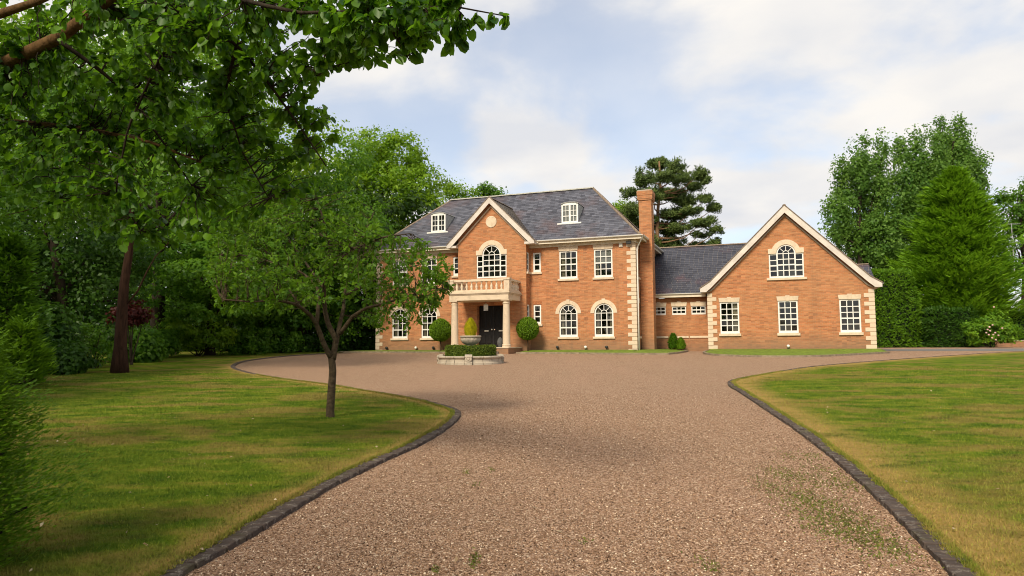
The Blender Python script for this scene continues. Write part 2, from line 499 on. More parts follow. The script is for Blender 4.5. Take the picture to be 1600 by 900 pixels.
gx = list(np.arange(-30, 34, .9)); gy = list(np.arange(1, 48, .8))
lr_poly = [tuple(p + np.array((.045, -.015))) for p in pR[::5]] + [(70,44),(70,-8),(2.6,-8)]
ll_poly = [tuple(p - np.array((.045, .01))) for p in pL[::5]] + [tuple(HW(-17.6,-1.0).xy), tuple(HW(-17.6,6).xy), (-40,50), (-40,-8), (-2.6,-8)]
LZ = .032
lawn_r = tag(sheet('lawn', lr_poly, LZ, M['lawn'], [x for x in gx if x > 2], gy, drybands(pR, .55)), 'patchy green and straw lawn beside the gently curving kerb towards the garage', 'lawn', kind='structure')
lawn_l = tag(sheet('lawn', ll_poly, LZ, M['lawn'], [x for x in gx if x < 2], gy, drybands(pL, .20)), 'mown lawn around the small spreading tree under the wood', 'lawn', kind='structure')

# kerbs: a course of bricks laid across
bvar = []
for k in range(5):
    rr = random.Random(k); mb = MB()
    c = .005
    l, w_, h = .150*.5, .0815*.5, .12
    top = [(-l+c+rr.uniform(0,.01),-w_+c),(l-c-rr.uniform(0,.01),-w_+c),(l-c,w_-c),(-l+c,w_-c-rr.uniform(0,.006))]
    bot = [(-l,-w_),(l,-w_),(l,w_),(-l,w_)]
    mb.add([(x,y,-h) for x,y in bot] + [(x,y,-c) for x,y in bot] + [(x,y,0) for x,y in top],
           [(8,9,10,11)] + [(i,(i+1)%4,(i+1)%4+4,i+4) for i in range(4)] + [(i+4,(i+1)%4+4,(i+1)%4+8,i+8) for i in range(4)])
    bvar.append(mb.mesh('brick', M['kerb']))
def kerb(path, label, near, side):
    root = empty('kerb', (path[0][0], path[0][1], ter(path[0][1])))
    tag(root, label, 'kerb', kind='structure')
    rest = MB(); base = Vector(root.location); rr = random.Random(3)
    T = np.gradient(path, axis=0)
    n_obj = 0
    for i, p in enumerate(path):
        t = T[i] / np.linalg.norm(T[i]); ang = math.atan2(t[1], t[0]) + PI/2 + rr.gauss(0, .02)
        z = ter(p[1]) + LZ + .010 + rr.gauss(0, .004)
        off = rr.gauss(0, .004)
        loc = Vector((p[0] + side*t[1]*.0 + off, p[1] + off, z)) - base
        tilt = (rr.gauss(0, .015), rr.gauss(0, .02), ang)
        if 3.6 < p[1] < near and n_obj < 290:
            link('brick', bvar[rr.randrange(5)], root, loc, tilt).scale = (1+rr.gauss(0,.05), 1, 1); n_obj += 1
        else:
            me = bvar[rr.randrange(5)]
            mt = Matrix.Translation(loc) @ Matrix.Rotation(ang, 4, 'Z') @ Matrix.Rotation(tilt[0], 4, 'X')
            rest.add([mt @ v.co for v in me.vertices], [tuple(f.vertices) for f in me.polygons])
    rest.build('far_bricks', M['kerb'], root)['kind'] = 'stuff'
kerb(pR, 'dark brick kerb along the lawn on the garage side', 13.5, 1)
kerb(pL, 'dark brick kerb around the lawn with the small tree', 13.0, -1)

# raised grass strips in front of the walls, each with a thin stone edge
def strip(name, label, outer, inner, zi=1.165):
    """outer: edge on the gravel, inner: foot of the wall; both as (u, d) with the same number of points"""
    n = len(outer); mb = MB(); K = 5
    for i in range(n):
        for k in range(K+1):
            t = k / K; u_ = outer[i][0]*(1-t) + inner[i][0]*t; d_ = outer[i][1]*(1-t) + inner[i][1]*t
            p = HW(u_, d_); z0 = ter(p.y) + .06
            mb.v.append((p.x, p.y, z0 + (max(zi, z0) - z0) * (t*t*(3-2*t))))
    for i in range(n-1):
        for k in range(K):
            a = i*(K+1)+k; mb.f.append((a, a+K+1, a+K+2, a+1))
    me = mb.mesh(name, M['strip'], True)
    if me.polygons[0].normal.z < 0: me.flip_normals()
    o = tag(link(name, me), label, 'lawn', kind='structure')
    ed = MB()
    for i in range(n-1):
        p, q = HW(*outer[i]), HW(*outer[i+1]); t = (q-p).normalized(); s_ = Vector((t.y, -t.x, 0))*.06
        for a, b in ((p, q),):
            z0, z1 = ter(a.y), ter(b.y)
            ed.add([(*(a-s_).xy, z0-.1),(*(a+s_).xy, z0-.1),(*(a+s_).xy, z0+.09),(*(a-s_).xy, z0+.09),
                    (*(b-s_).xy, z1-.1),(*(b+s_).xy, z1-.1),(*(b+s_).xy, z1+.09),(*(b-s_).xy, z1+.09)],
                   [(0,1,2,3),(7,6,5,4),(0,4,5,1),(1,5,6,2),(2,6,7,3),(3,7,4,0)])
    ed.build('edging', M['edging'], o)
M['strip'] = plain('strip_grass', (.135,.190,.016), .9, .35, 5)
M['edging'] = plain('edging_stone', (.24,.19,.13), .9, .3, 5)
o1 = [(u_, -2.2) for u_ in np.linspace(-17.6, -10.25, 16)]
strip('grass_strip', 'grass strip at the foot of the house by the tree side of the porch', o1, [(u_, -.02) for u_, _ in o1])
o2 = [(u_, -2.2 + .12*math.sin(u_)) for u_ in np.linspace(-6.2, 1.3, 16)] + [(1.9,-1.9),(2.2,-.8),(2.35,1.0),(2.4,2.4),(2.2,3.3)]
i2 = [(u_, -.02) for u_ in np.linspace(-6.2, 0, 12)] + [(.0,.8),(.05,1.2),(.35,1.25),(.74,1.3),(.76,2.0),(.77,2.6),(.5,3.2),(.6,3.9),(1.4,3.95)]
strip('grass_strip', 'grass strip under the arched windows of the main house', o2, i2)
o3s = smooth_path([(3.5,2.5),(3.5,.2),(4.1,-2.3),(5.6,-3.5),(7.4,-3.6),(9.2,-2.4),(11.2,.2),(12.6,2.3)], .4)
i3 = np.stack([np.linspace(3.62, 12.1, len(o3s)), np.full(len(o3s), 2.58)], 1)
strip('grass_strip', 'bright grass bed bulging out in front of the garage gable', [tuple(p) for p in o3s], [tuple(p) for p in i3])
# grey lane beyond the gravel
mb = MB()
a = [HW(12.6, 5.5), HW(60, 14.0), HW(60, 24.0), HW(12.6, 9.5)]
tag(mb.add([(p.x, p.y, ter(p.y)+.012) for p in a], [(0,1,2,3)]).build('lane', M['asphalt']), 'grey asphalt lane in front of the tall hedge', 'lane', kind='structure')
if bpy.data.objects['lane'].data.polygons[0].normal.z < 0: bpy.data.objects['lane'].data.flip_normals()

# ------------------------------------------------------------------ house builders
def wall_mesh(outline, holes, y, reveal=.14, m=None):
    """wall sheet in the x,z plane facing -y, with openings and their reveals"""
    loops = [[Vector((x, z, 0)) for x, z in outline]] + [[Vector((x, z, 0)) for x, z in h] for h in holes]
    tri = geometry.tessellate_polygon(loops)
    flat = [p for lp in loops for p in lp]
    mb = MB()
    fs = []
    for t in tri:
        a, b, c = (flat[i] for i in t)
        if (b-a).cross(c-a).z < 0: t = (t[0], t[2], t[1])
        fs.append(tuple(t))
    mb.add([(p.x, y, p.y) for p in flat], fs)
    for h in holes:
        n = len(h)
        mb.add([(x, y, z) for x, z in h] + [(x, y+reveal, z) for x, z in h], [(i, i+n, (i+1) % n + n, (i+1) % n) for i in range(n)])
    return mb

def arch_loop(x0, x1, z0, zs, r=None, n=14):
    """opening outline: straight sides to zs, half-round above, counter-clockwise seen from the front"""
    cx = (x0+x1)/2; r = r or (x1-x0)/2
    return [(x0, z0), (x1, z0)] + [(cx + r*math.cos(PI*k/n), zs + r*math.sin(PI*k/n)) for k in range(n+1)]
def rect_loop(x0, x1, z0, z1): return [(x0,z0),(x1,z0),(x1,z1),(x0,z1)]

_pane_cache = {}
def pane(parent, x0, x1, z0, z1, y, rr):
    key = (round(x1-x0, 3), round(z1-z0, 3))
    if key not in _pane_cache:
        w_, h = key[0]/2, key[1]/2
        _pane_cache[key] = MB().add([(-w_,0,-h),(w_,0,-h),(w_,0,h),(-w_,0,h)], [(0,1,2,3)]).mesh('pane', M['glass'])
    return link('pane', _pane_cache[key], parent, ((x0+x1)/2, y, (z0+z1)/2), (rr.gauss(0,.016), 0, rr.gauss(0,.022)))

wcount = [0]
def lights(fr, bars, w_parent, x0, x1, z0, z1, cols, rows, y, rr, bar=.043, arch=None):
    """glazing bars and panes of one light"""
    cw, rh = (x1-x0)/cols, (z1-z0)/rows
    for i in range(1, cols):
        x = x0+cw*i; bars.box(x-bar/2, x+bar/2, y-.018, y+.018, z0, z1)
    for j in range(1, rows):
        z = z0+rh*j; t = bar*.5 if j != rows//2 else bar*.8
        bars.box(x0, x1, y-.021, y+.021, z-t, z+t)
    for i in range(cols):
        for j in range(rows):
            pane(w_parent, x0+cw*i, x0+cw*(i+1), z0+rh*j, z0+rh*(j+1), y, rr)

def ring(mb, cx, cz, r0, r1, y0, y1, a0=0, a1=PI, n=18):
    vs_, fs = [], []
    for k in range(n+1):
        q = a0+(a1-a0)*k/n; c, s_ = math.cos(q), math.sin(q)
        vs_ += [(cx+r0*c, y0, cz+r0*s_), (cx+r1*c, y0, cz+r1*s_), (cx+r1*c, y1, cz+r1*s_), (cx+r0*c, y1, cz+r0*s_)]
    for k in range(n):
        b = 4*k; e = b+4
        fs += [(b, b+1, e+1, e)[::-1], (b+1, b+2, e+2, e+1)[::-1], (b+3, b, e, e+3)[::-1], (b+2, b+3, e+3, e+2)[::-1]]
    fs += [(0,1,2,3), (4*n+3, 4*n+2, 4*n+1, 4*n)]
    mb.add(vs_, fs)

def fan(fr_bars, parent, cx, zs, r, y, rr):
    """fanlight: hub, spokes and sector panes over the spring line"""
    rh = r*.36
    ring(fr_bars, cx, zs, rh-.015, rh+.018, y-.02, y+.02)
    for q in (PI*.25, PI*.5, PI*.75):
        d = Vector((math.cos(q), 0, math.sin(q))); s_ = Vector((-d.z, 0, d.x))*.015
        a, b = Vector((cx, 0, zs))+d*rh, Vector((cx, 0, zs))+d*r
        fr_bars.add([(a-s_)+Vector((0,y-.018,0)), (b-s_)+Vector((0,y-.018,0)), (b+s_)+Vector((0,y-.018,0)), (a+s_)+Vector((0,y-.018,0)),
                     (a-s_)+Vector((0,y+.018,0)), (b-s_)+Vector((0,y+.018,0)), (b+s_)+Vector((0,y+.018,0)), (a+s_)+Vector((0,y+.018,0))],
                    [(0,1,2,3),(0,4,5,1),(3,2,6,7)])
    for k in range(4):
        q0, q1 = PI*k/4, PI*(k+1)/4; pts = [(rh*math.cos(q0), rh*math.sin(q0))]
        pts += [(r*math.cos(q0+(q1-q0)*j/4), r*math.sin(q0+(q1-q0)*j/4)) for j in range(5)]
        pts += [(rh*math.cos(q1), rh*math.sin(q1))]
        me = MB().add([(x, 0, z) for x, z in pts], [tuple(range(len(pts)))]).mesh('pane', M['glass'])
        link('pane', me, parent, (cx, y, zs), (rr.gauss(0,.01), 0, rr.gauss(0,.012)))
    pts = [(rh*math.cos(PI*j/6), rh*math.sin(PI*j/6)) for j in range(7)]
    link('pane', MB().add([(x,0,z) for x,z in pts], [tuple(range(7))]).mesh('pane', M['glass']), parent, (cx, y, zs))

def curtains(parent, x0, x1, z0, z1, y, wl_, wr_):
    for a, b in ((x0, x0+wl_), (x1-wr_, x1)):
        if b-a < .02: continue
        mb = MB(); n = max(4, int((b-a)/.03)); vs_ = []
        for k in range(n+1):
            x = a+(b-a)*k/n; yy = y+.025*math.sin(k*1.9)
            vs_ += [(x, yy, z0), (x, yy, z1)]
        mb.add(vs_, [(2*k, 2*k+2, 2*k+3, 2*k+1) for k in range(n)])
        mb.build('curtain', M['curtain'], parent, True)

def splay_lintel(parent, x0, x1, z0, h=.24, key=True, y0=-.025, y1=.10, sp=.06):
    mb = MB().prism_y([(x0-.02, z0), (x1+.02, z0), (x1+sp, z0+h), (x0-sp, z0+h)], y0, y1)
    lt = mb.build('lintel', M['stone'], parent)
    if key:
        c = (x0+x1)/2
        MB().prism_y([(c-.08, z0-.01), (c+.08, z0-.01), (c+.11, z0+h+.045), (c-.11, z0+h+.045)], y0-.02, y0+.05).build('keystone', M['stone'], parent)

def window(parent, x0, x1, z0, z1, y, cols, rows, arch=False, kind='sash', sill=True, lintel='stone', rotz=0, loc=None, curt=None, blind=0, fw=.075, silld=.12, label=None):
    """one window as a part of its house; built round its own foot, x across, y into the wall"""
    wcount[0] += 1; rr = random.Random(wcount[0]*13)
    hw_, H_ = (x1-x0)/2, z1-z0
    zs = H_ - hw_ if arch else H_
    fr = MB(); d0, d1 = .03, .11
    fr.box(-hw_, -hw_+fw, d0, d1, 0, zs); fr.box(hw_-fw, hw_, d0, d1, 0, zs)
    fr.box(-hw_+fw, hw_-fw, d0, d1, 0, fw*1.7)
    if arch: ring(fr, 0, zs, hw_-fw, hw_, d0, d1)
    else: fr.box(-hw_+fw, hw_-fw, d0, d1, H_-fw, H_)
    w = fr.build('window', M['white'], parent, loc=loc if loc else ((x0+x1)/2, y, z0), rot=(0,0,rotz))
    if label: w['label'] = label
    bars = MB(); yy = .07
    a0, a1, b0, b1 = -hw_+fw, hw_-fw, fw*1.7, (zs if arch else H_-fw)
    if arch: bars.box(a0, a1, yy-.02, yy+.02, zs-.018, zs+.018)
    lights(fr, bars, w, a0, a1, b0, b1, cols, rows, yy, rr)
    if arch: fan(bars, w, 0, zs, hw_-fw, yy, rr)
    bars.build('glazing_bars', M['white'], w)
    if sill: MB().bbox(-hw_-.08, hw_+.08, -.09, .10, -silld, -.002, .012).build('sill', M['stone'], w)
    if lintel == 'stone' and not arch: splay_lintel(w, -hw_, hw_, H_+.003)
    if lintel == 'soldier':
        sb = MB(); n = max(5, int((2*hw_+.1)/.075))
        for k in range(n):
            x = -hw_-.05+(2*hw_+.1)*k/n; sb.bbox(x+.004, x+(2*hw_+.1)/n-.004, -.012, .1, H_+.003, H_+.22, .006)
        sb.build('brick_lintel', M['brick_plain'], w)
    if arch:
        sm = MB(); ro = hw_+.215
        ring(sm, 0, zs, hw_+.004, ro, -.03, .10, 0, PI*.46); ring(sm, 0, zs, hw_+.004, ro, -.03, .10, PI*.54, PI)
        sm.build('arch_surround', M['stone'], w)
        MB().prism_y([(-.065, zs+hw_+.004), (.065, zs+hw_+.004), (.10, zs+ro+.05), (-.10, zs+ro+.05)], -.05, .10).build('keystone', M['stone'], w)
    if curt: curtains(w, a0, a1, b0, (H_-.02 if arch else b1), .2, *curt)
    if blind:
        MB().box(a0, a1, .15, .155, b1-(b1-b0)*blind, b1).build('blind', M['blind'], w)
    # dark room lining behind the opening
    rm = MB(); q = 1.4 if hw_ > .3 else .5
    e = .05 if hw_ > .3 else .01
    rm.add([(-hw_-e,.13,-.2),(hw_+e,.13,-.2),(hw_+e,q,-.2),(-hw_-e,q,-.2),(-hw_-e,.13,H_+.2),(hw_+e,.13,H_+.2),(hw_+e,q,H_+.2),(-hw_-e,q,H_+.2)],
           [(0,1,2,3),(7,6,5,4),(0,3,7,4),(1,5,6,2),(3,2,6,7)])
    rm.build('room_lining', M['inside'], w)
    return w
M['brick_plain'] = plain('soldier_brick', (.40,.15,.06), .85, .35, 20)

def venetian(parent, cx, z0, zs, ztop, w_, y, blindside=False):
    """arched centre light between two narrow side lights, with a stone head"""
    wcount[0] += 1; rr = random.Random(wcount[0]*13)
    hw_, H_ = w_/2, zs-z0; rc = ztop-zs; fw = .065; d0, d1 = .03, .11; m_ = .07
    fr = MB()
    fr.box(-hw_, -hw_+fw, d0, d1, 0, H_); fr.box(hw_-fw, hw_, d0, d1, 0, H_); fr.box(-hw_+fw, hw_-fw, d0, d1, 0, .09)
    for s_ in (-1, 1):
        fr.box(s_*rc-m_*(s_ > 0)*1.0 if s_ > 0 else -rc, rc if s_ > 0 else -rc+m_, d0-.01, d1, .09, H_)
        xa, xb = (rc, hw_-fw) if s_ > 0 else (-hw_+fw, -rc)
        fr.box(xa, xb, d0, d1, H_-fw, H_)
    ring(fr, 0, H_, rc-m_, rc, d0-.01, d1)
    w = fr.build('window', M['white'], parent, loc=(cx, y, z0))
    bars = MB(); yy = .07
    bars.box(-rc+m_, rc-m_, yy-.02, yy+.02, H_-.02, H_+.02)
    lights(fr, bars, w, -rc+m_, rc-m_, .09, H_, 3, 4, yy, rr)
    for s_ in (-1, 1):
        xa, xb = (rc, hw_-fw) if s_ > 0 else (-hw_+fw, -rc)
        lights(fr, bars, w, xa, xb, .09, H_-fw, 1, 4, yy, rr)
    fan(bars, w, 0, H_, rc-m_, yy, rr)
    bars.build('glazing_bars', M['white'], w)
    sm = MB(); ro = rc+.27
    ring(sm, 0, H_, rc+.004, ro, -.03, .10)
    for s_ in (-1, 1):
        xa, xb = sorted((s_*(rc+.02), s_*(hw_+.03)))
        sm.box(xa, xb, -.034, .10, H_+.003, H_+.28)
    sm.build('arch_surround', M['stone'], w)
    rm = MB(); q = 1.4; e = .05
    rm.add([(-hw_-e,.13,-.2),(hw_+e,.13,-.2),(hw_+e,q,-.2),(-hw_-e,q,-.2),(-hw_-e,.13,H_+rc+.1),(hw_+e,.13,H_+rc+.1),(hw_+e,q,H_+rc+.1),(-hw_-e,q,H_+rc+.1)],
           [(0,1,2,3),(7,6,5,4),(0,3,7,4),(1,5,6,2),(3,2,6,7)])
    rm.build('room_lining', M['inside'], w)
    return w, arch_hole(cx, z0, zs, rc, hw_)
def arch_hole(cx, z0, zs, rc, hw_, n=14):
    return [(cx-hw_, z0), (cx+hw_, z0), (cx+hw_, zs)] + [(cx+rc*math.cos(PI*k/n), zs+rc*math.sin(PI*k/n)) for k in range(n+1)] + [(cx-hw_, zs)]

def quoins(parent, x, y, z0, z1, sx, sy, h=.225):
    """corner stones, long and short by turns; sx, sy = which way the walls run from the corner"""
    cache = {}
    n = int((z1-z0)/h)
    for k in range(n):
        lx, ly = (.47, .23) if k % 2 == 0 else (.25, .45)
        if k % 2 not in cache:
            mb = MB(); p = .028; g = .007
            xa, xb = sorted((-sx*p, sx*lx)); ya, yb = sorted((-sy*p, sy*ly))
            c = .012
            mb.add([(xa+c,ya+c,g),(xb-c,ya+c,g),(xb-c,yb-c,g),(xa+c,yb-c,g),(xa,ya,g+c),(xb,ya,g+c),(xb,yb,g+c),(xa,yb,g+c),
                    (xa,ya,h-g-c),(xb,ya,h-g-c),(xb,yb,h-g-c),(xa,yb,h-g-c),(xa+c,ya+c,h-g),(xb-c,ya+c,h-g),(xb-c,yb-c,h-g),(xa+c,yb-c,h-g)],
                   [(0,3,2,1),(12,13,14,15)] + [(4*j+i, 4*j+(i+1) % 4, 4*j+4+(i+1) % 4, 4*j+4+i) for j in range(3) for i in range(4)])
            cache[k % 2] = mb.mesh('quoin_stone', M['stone'])
        link('quoin_stone', cache[k % 2], parent, (x, y, z0+k*h))

def slates(name, quad_rows, m, parent, seed=0, wid=.28, expo=.2):
    """slates on a roof plane given by eave ends A,B and top ends C (above A), D (above B)"""
    A, B, C_, D = [Vector(p) for p in quad_rows]
    nrm = (B-A).cross(C_-A)
    if nrm.length < 1e-6: nrm = (B-A).cross(D-A)
    nrm.normalize()
    if nrm.z < 0: nrm = -nrm
    rr = random.Random(seed)
    up = (C_+D)/2 - (A+B)/2
    ax = (B-A).normalized(); upv = (up - ax*up.dot(ax)); Ls = upv.length; upv.normalize()
    rows = max(1, int(Ls/expo)); mb = MB(); tint = []
    x_a, x_b, x_c, x_d = 0.0, (B-A).dot(ax), (C_-A).dot(ax), (D-A).dot(ax)
    for j in range(rows):
        t0 = j/rows; t1 = (j+1)/rows
        l, r_ = x_a+(x_c-x_a)*t0, x_b+(x_d-x_b)*t0
        l1, r1 = x_a+(x_c-x_a)*t1, x_b+(x_d-x_b)*t1
        x = min(l, l1) - (rr.random()*wid if j % 2 else 0)
        s0, s1 = t0*Ls, t1*Ls+.03
        while x < max(r_, r1):
            xa, xb = x+.004, x+wid-.004
            a0, b0 = max(xa, l), min(xb, r_); a1, b1 = max(xa, l1), min(xb, r1)
            x += wid
            if b0-a0 < .03 and b1-a1 < .03: continue
            if b0 <= a0: b0 = a0+.005
            if b1 <= a1: b1 = a1+.005
            lift = .020+rr.uniform(-.004,.006); jit = rr.uniform(-.008,.008)
            P = lambda xx, ss, hh: A+ax*xx+upv*ss+nrm*hh
            mb.add([P(a0,s0+jit,lift), P(b0,s0+jit,lift), P(b1,s1,.006), P(a1,s1,.006), P(a0,s0+jit,0), P(b0,s0+jit,0)], [(0,1,2,3),(4,5,1,0)])
            tv = min(1, max(0, rr.gauss(.5,.3))); tint += [tv, tv]
    me = mb.mesh(name, m)
    at_ = me.attributes.new('tint', 'FLOAT', 'FACE'); at_.data.foreach_set('value', tint)
    o = link(name, me, parent); o['kind'] = 'stuff'
    return o

def ridge_tiles(parent, a, b, m, step=.42, r=.11):
    a, b = Vector(a), Vector(b); L_ = (b-a).length; n = max(1, int(L_/step)); d = (b-a)/n
    rr = random.Random(int(L_*100))
    mb = MB(); vs_ = []; K = 6; ln = d.length*1.02
    for e in (0, 1):
        for k in range(K+1):
            q = PI*k/K; r2 = r*(1.06 if e else 1)
            vs_.append((ln*e, r2*math.cos(q), r2*.8*math.sin(q)-.03))
    mb.add(vs_, [(k, k+1, K+1+k+1, K+1+k)[::-1] for k in range(K)] + [tuple(range(K+1))[::-1], tuple(range(K+1, 2*K+2))])
    me = mb.mesh('ridge_tile', m)
    q = d.to_track_quat('X', 'Z').to_euler()
    for i in range(n):
        link('ridge_tile', me, parent, a+d*i+Vector((0,0,rr.uniform(-.006,.006))), q)

def gutter(parent, pts, m, r=.065, name='gutter'):
    mb = MB(); K = 6
    for a, b in zip(pts[:-1], pts[1:]):
        a, b = Vector(a), Vector(b); t = (b-a).normalized(); s_ = Vector((-t.y, t.x, 0))
        vs_ = []
        for p in (a, b):
            for k in range(K+1):
                q = PI*k/K; vs_.append(p+s_*(r*math.cos(q))-Vector((0,0,r*math.sin(q))))
            for k in range(K, -1, -1):
                q = PI*k/K; vs_.append(p+s_*((r-.012)*math.cos(q))-Vector((0,0,(r-.012)*math.sin(q))))
        n = 2*(K+1)
        mb.add(vs_, [(k, (k+1) % n, n+(k+1) % n, n+k) for k in range(n)])
    return mb.build(name, m, parent)

# ------------------------------------------------------------------ main house
house = tag(empty('brick_house', HO, -HA), 'large two storey orange brick house with slate roof and columned balcony porch', 'house')
SB = -.5                                            # walls start below the turf
UL, UR, BL, BR, DP = -16.4, 0.0, -10.4, -6.12, 8.4
T40 = math.tan(R(40)); EZ, RZ = 6.2, 6.2+4.6*math.tan(R(40))
mir = lambda a, b: (-16.52-b, -16.52-a)             # mirror about the gable's centre line
def front_part(u0, u1, flip):
    q = (lambda a, b: mir(a, b)) if flip else (lambda a, b: (a, b))
    arched = [q(-4.39,-3.32), q(-2.35,-1.27)]
    upper = [q(-4.35,-3.29), q(-2.32,-1.27)]
    narrow = q(-5.93,-5.47)
    holes = [arch_loop(a, b, .70, 2.55-(b-a)/2) for a, b in arched] + [rect_loop(a, b, 4.0, 5.6) for a, b in upper]
    holes += [rect_loop(*narrow, 4.45, 5.59), rect_loop(*narrow, 1.44, 2.57)]
    wall_mesh([(u0,SB),(u1,SB),(u1,6.05),(u0,6.05)], holes, 0).build('wall', M['brick'], house)
    for i, (a, b) in enumerate(arched):
        window(house, a, b, .70, 2.55, 0, 3, 3, arch=True, curt=((.17,.0) if i == 0 else (.18,.16)))
    for i, (a, b) in enumerate(upper):
        window(house, a, b, 4.0, 5.6, 0, 3, 4, curt=((.2,.0) if i == 0 else (.16,.05)), blind=(0 if i == 0 else .5))
    window(house, *narrow, 4.45, 5.59, 0, 1, 3, lintel='soldier', fw=.085)
    window(house, *narrow, 1.44, 2.57, 0, 1, 3, lintel='soldier', fw=.085)
front_part(BR, UR, False)
front_part(UL, BL, True)
# side walls, back wall
sw = wall_mesh([(0,SB),(DP,SB),(DP,6.05),(0,6.05)], [rect_loop(.5,1.0,.7,2.55), rect_loop(.5,1.0,4.0,5.6)], 0)
sw.build('wall', M['brick'], house, rot=(0,0,PI/2))
window(house, .5, 1.0, .7, 2.55, 0, 1, 4, rotz=PI/2, loc=(0,.75,.7), lintel='stone')
window(house, .5, 1.0, 4.0, 5.6, 0, 1, 4, rotz=PI/2, loc=(0,.75,4.0), lintel='stone')
wall_mesh([(-DP,SB),(0,SB),(0,6.05),(-DP,6.05)], [], 0).build('wall', M['brick'], house, loc=(UL,0,0), rot=(0,0,-PI/2))
wall_mesh([(UL,SB),(UR,SB),(UR,6.05),(UL,6.05)], [], 0).build('wall', M['brick'], house, loc=(UL+UR,DP,0), rot=(0,0,PI))
# gabled bay
BD, BC = -.7, (BL+BR)/2
vw, vhole = venetian(house, BC, 4.16, 5.52, 6.10, 1.88, BD)
door_hole = rect_loop(BC-.92, BC+.92, .13, 2.56)
wall_mesh([(BL,SB),(BR,SB),(BR,6.55),(BC,8.70),(BL,6.55)], [vhole, door_hole], BD, .5).build('wall', M['brick'], house)
ws = wall_mesh([(BD,SB),(0,SB),(0,6.4),(BD,6.4)], [rect_loop(-.56,-.12,4.45,5.59), rect_loop(-.56,-.12,1.44,2.57)], 0)
ws.build('wall', M['brick'], house, loc=(BR,0,0), rot=(0,0,PI/2))
for z0, z1 in ((4.45,5.59),(1.44,2.57)):
    window(house, -.56, -.12, z0, z1, 0, 1, 3, rotz=PI/2, loc=(BR,-.34,z0), lintel='soldier', fw=.085)
wall_mesh([(0,SB),(-BD,SB),(-BD,6.4),(0,6.4)], [], 0).build('wall', M['brick'], house, loc=(BL,0,0), rot=(0,0,-PI/2))
rd = MB(); rd.lathe([(.34,0),(.34,.03),(.30,.045),(.27,.035),(.0,.035)], n=28)
o = rd.build('roundel', M['stone'], house, loc=(BC,BD,7.46), rot=(PI/2,0,0))
# quoins
quoins(house, UR, 0, -.22, 6.0, -1, 1)
quoins(house, UL, 0, -.22, 6.0, 1, 1)
# main roof
eL, eR, eF, eB, rL, rR, rD = UL-.4, UR+.4, -.4, DP+.4, -13.25, -3.3, 4.2
deck = MB()
deck.add([(eL,eF,EZ),(eR,eF,EZ),(eR,eB,EZ),(eL,eB,EZ),(rL,rD,RZ),(rR,rD,RZ),(eL,eF,EZ-.16),(eR,eF,EZ-.16),(eR,eB,EZ-.16),(eL,eB,EZ-.16)],
         [(0,1,5,4),(1,2,5),(2,3,4,5),(3,0,4),(9,8,7,6),(6,7,1,0),(7,8,2,1),(8,9,3,2),(9,6,0,3)])
roof = deck.build('roof', M['soffit'], house)
o = slates('slates', [(eL,eF,EZ),(eR,eF,EZ),(rL,rD,RZ),(rR,rD,RZ)], M['slate'], roof, 1)
slates('slates', [(eR,eF,EZ),(eR,eB,EZ),(rR,rD,RZ),(rR,rD,RZ)], M['slate'], roof, 2)
slates('slates', [(eL,eB,EZ),(eL,eF,EZ),(rL,rD,RZ),(rL,rD,RZ)], M['slate'], roof, 3)
slates('slates', [(eR,eB,EZ),(eL,eB,EZ),(rR,rD,RZ),(rL,rD,RZ)], M['slate'], roof, 4)
ridge_tiles(roof, (rL,rD,RZ+.03), (rR,rD,RZ+.03), M['ridge_pale'] if 'ridge_pale' in M else M['lead'], .45, .12)
ridge_tiles(roof, (eR,eF,EZ+.02), (rR,rD,RZ+.02), M['ridge'], .38, .09)
ridge_tiles(roof, (eL,eF,EZ+.02), (rL,rD,RZ+.02), M['ridge'], .38, .09)
ridge_tiles(roof, (eR,eB,EZ+.02), (rR,rD,RZ+.02), M['ridge'], .38, .09)
# eaves boards and gutters
ev = MB()
ev.box(eL-.01, BL-.56, eF-.03, eF-.005, EZ-.19, EZ-.005); ev.box(BR+.56, eR+.03, eF-.03, eF-.005, EZ-.19, EZ-.005)
ev.box(eR+.005, eR+.03, eF-.005, eB+.01, EZ-.19, EZ-.005)
ev.build('fascia', M['cream'], house)
MB().box(UL-.03, BL+.003, -.075, -.003, 5.86, 6.035).build('cornice', M['cream'], house)
cm = MB(); cm.box(BR-.003, UR+.07, -.075, -.003, 5.86, 6.035); cm.box(UR+.003, UR+.07, -.0031, DP, 5.86, 6.035)
cm.build('cornice', M['cream'], house)
gutter(house, [(BR+.62, eF-.10, EZ+.02), (eR+.10, eF-.10, EZ+.02), (eR+.10, eB, EZ+.02)], M['white'], .075)
gutter(house, [(eL-.1, eF-.10, EZ+.02), (BL-.62, eF-.10, EZ+.02)], M['white'], .075)
# bay roof
gz = 8.84; gd0, gdv = -1.0, eF+(8.84-EZ)/T40; gu = gz-EZ
gr = MB()
for s_ in (-1, 1):
    e = BC+s_*gu
    t_ = .07
    gr.add([(BC,gd0,gz),(BC,gdv,gz),(e,eF,EZ),(e,gd0,EZ),(BC,gd0,gz-t_),(BC,gdv,gz-t_),(e,eF,EZ-t_),(e,gd0,EZ-t_)],
           [(0,1,2,3),(7,6,5,4),(3,2,6,7),(0,3,7,4)] if s_ > 0 else [(3,2,1,0),(4,5,6,7),(7,6,2,3),(4,7,3,0)])
bay_roof = gr.build('roof', M['soffit'], house)
slates('slates', [(BC+gu,gd0,EZ),(BC+gu,eF+.02,EZ),(BC,gd0,gz),(BC,gdv,gz)], M['slate_brown'], bay_roof, 5)
slates('slates', [(BC-gu,eF+.02,EZ),(BC-gu,gd0,EZ),(BC,gdv,gz),(BC,gd0,gz)], M['slate_brown'], bay_roof, 6)
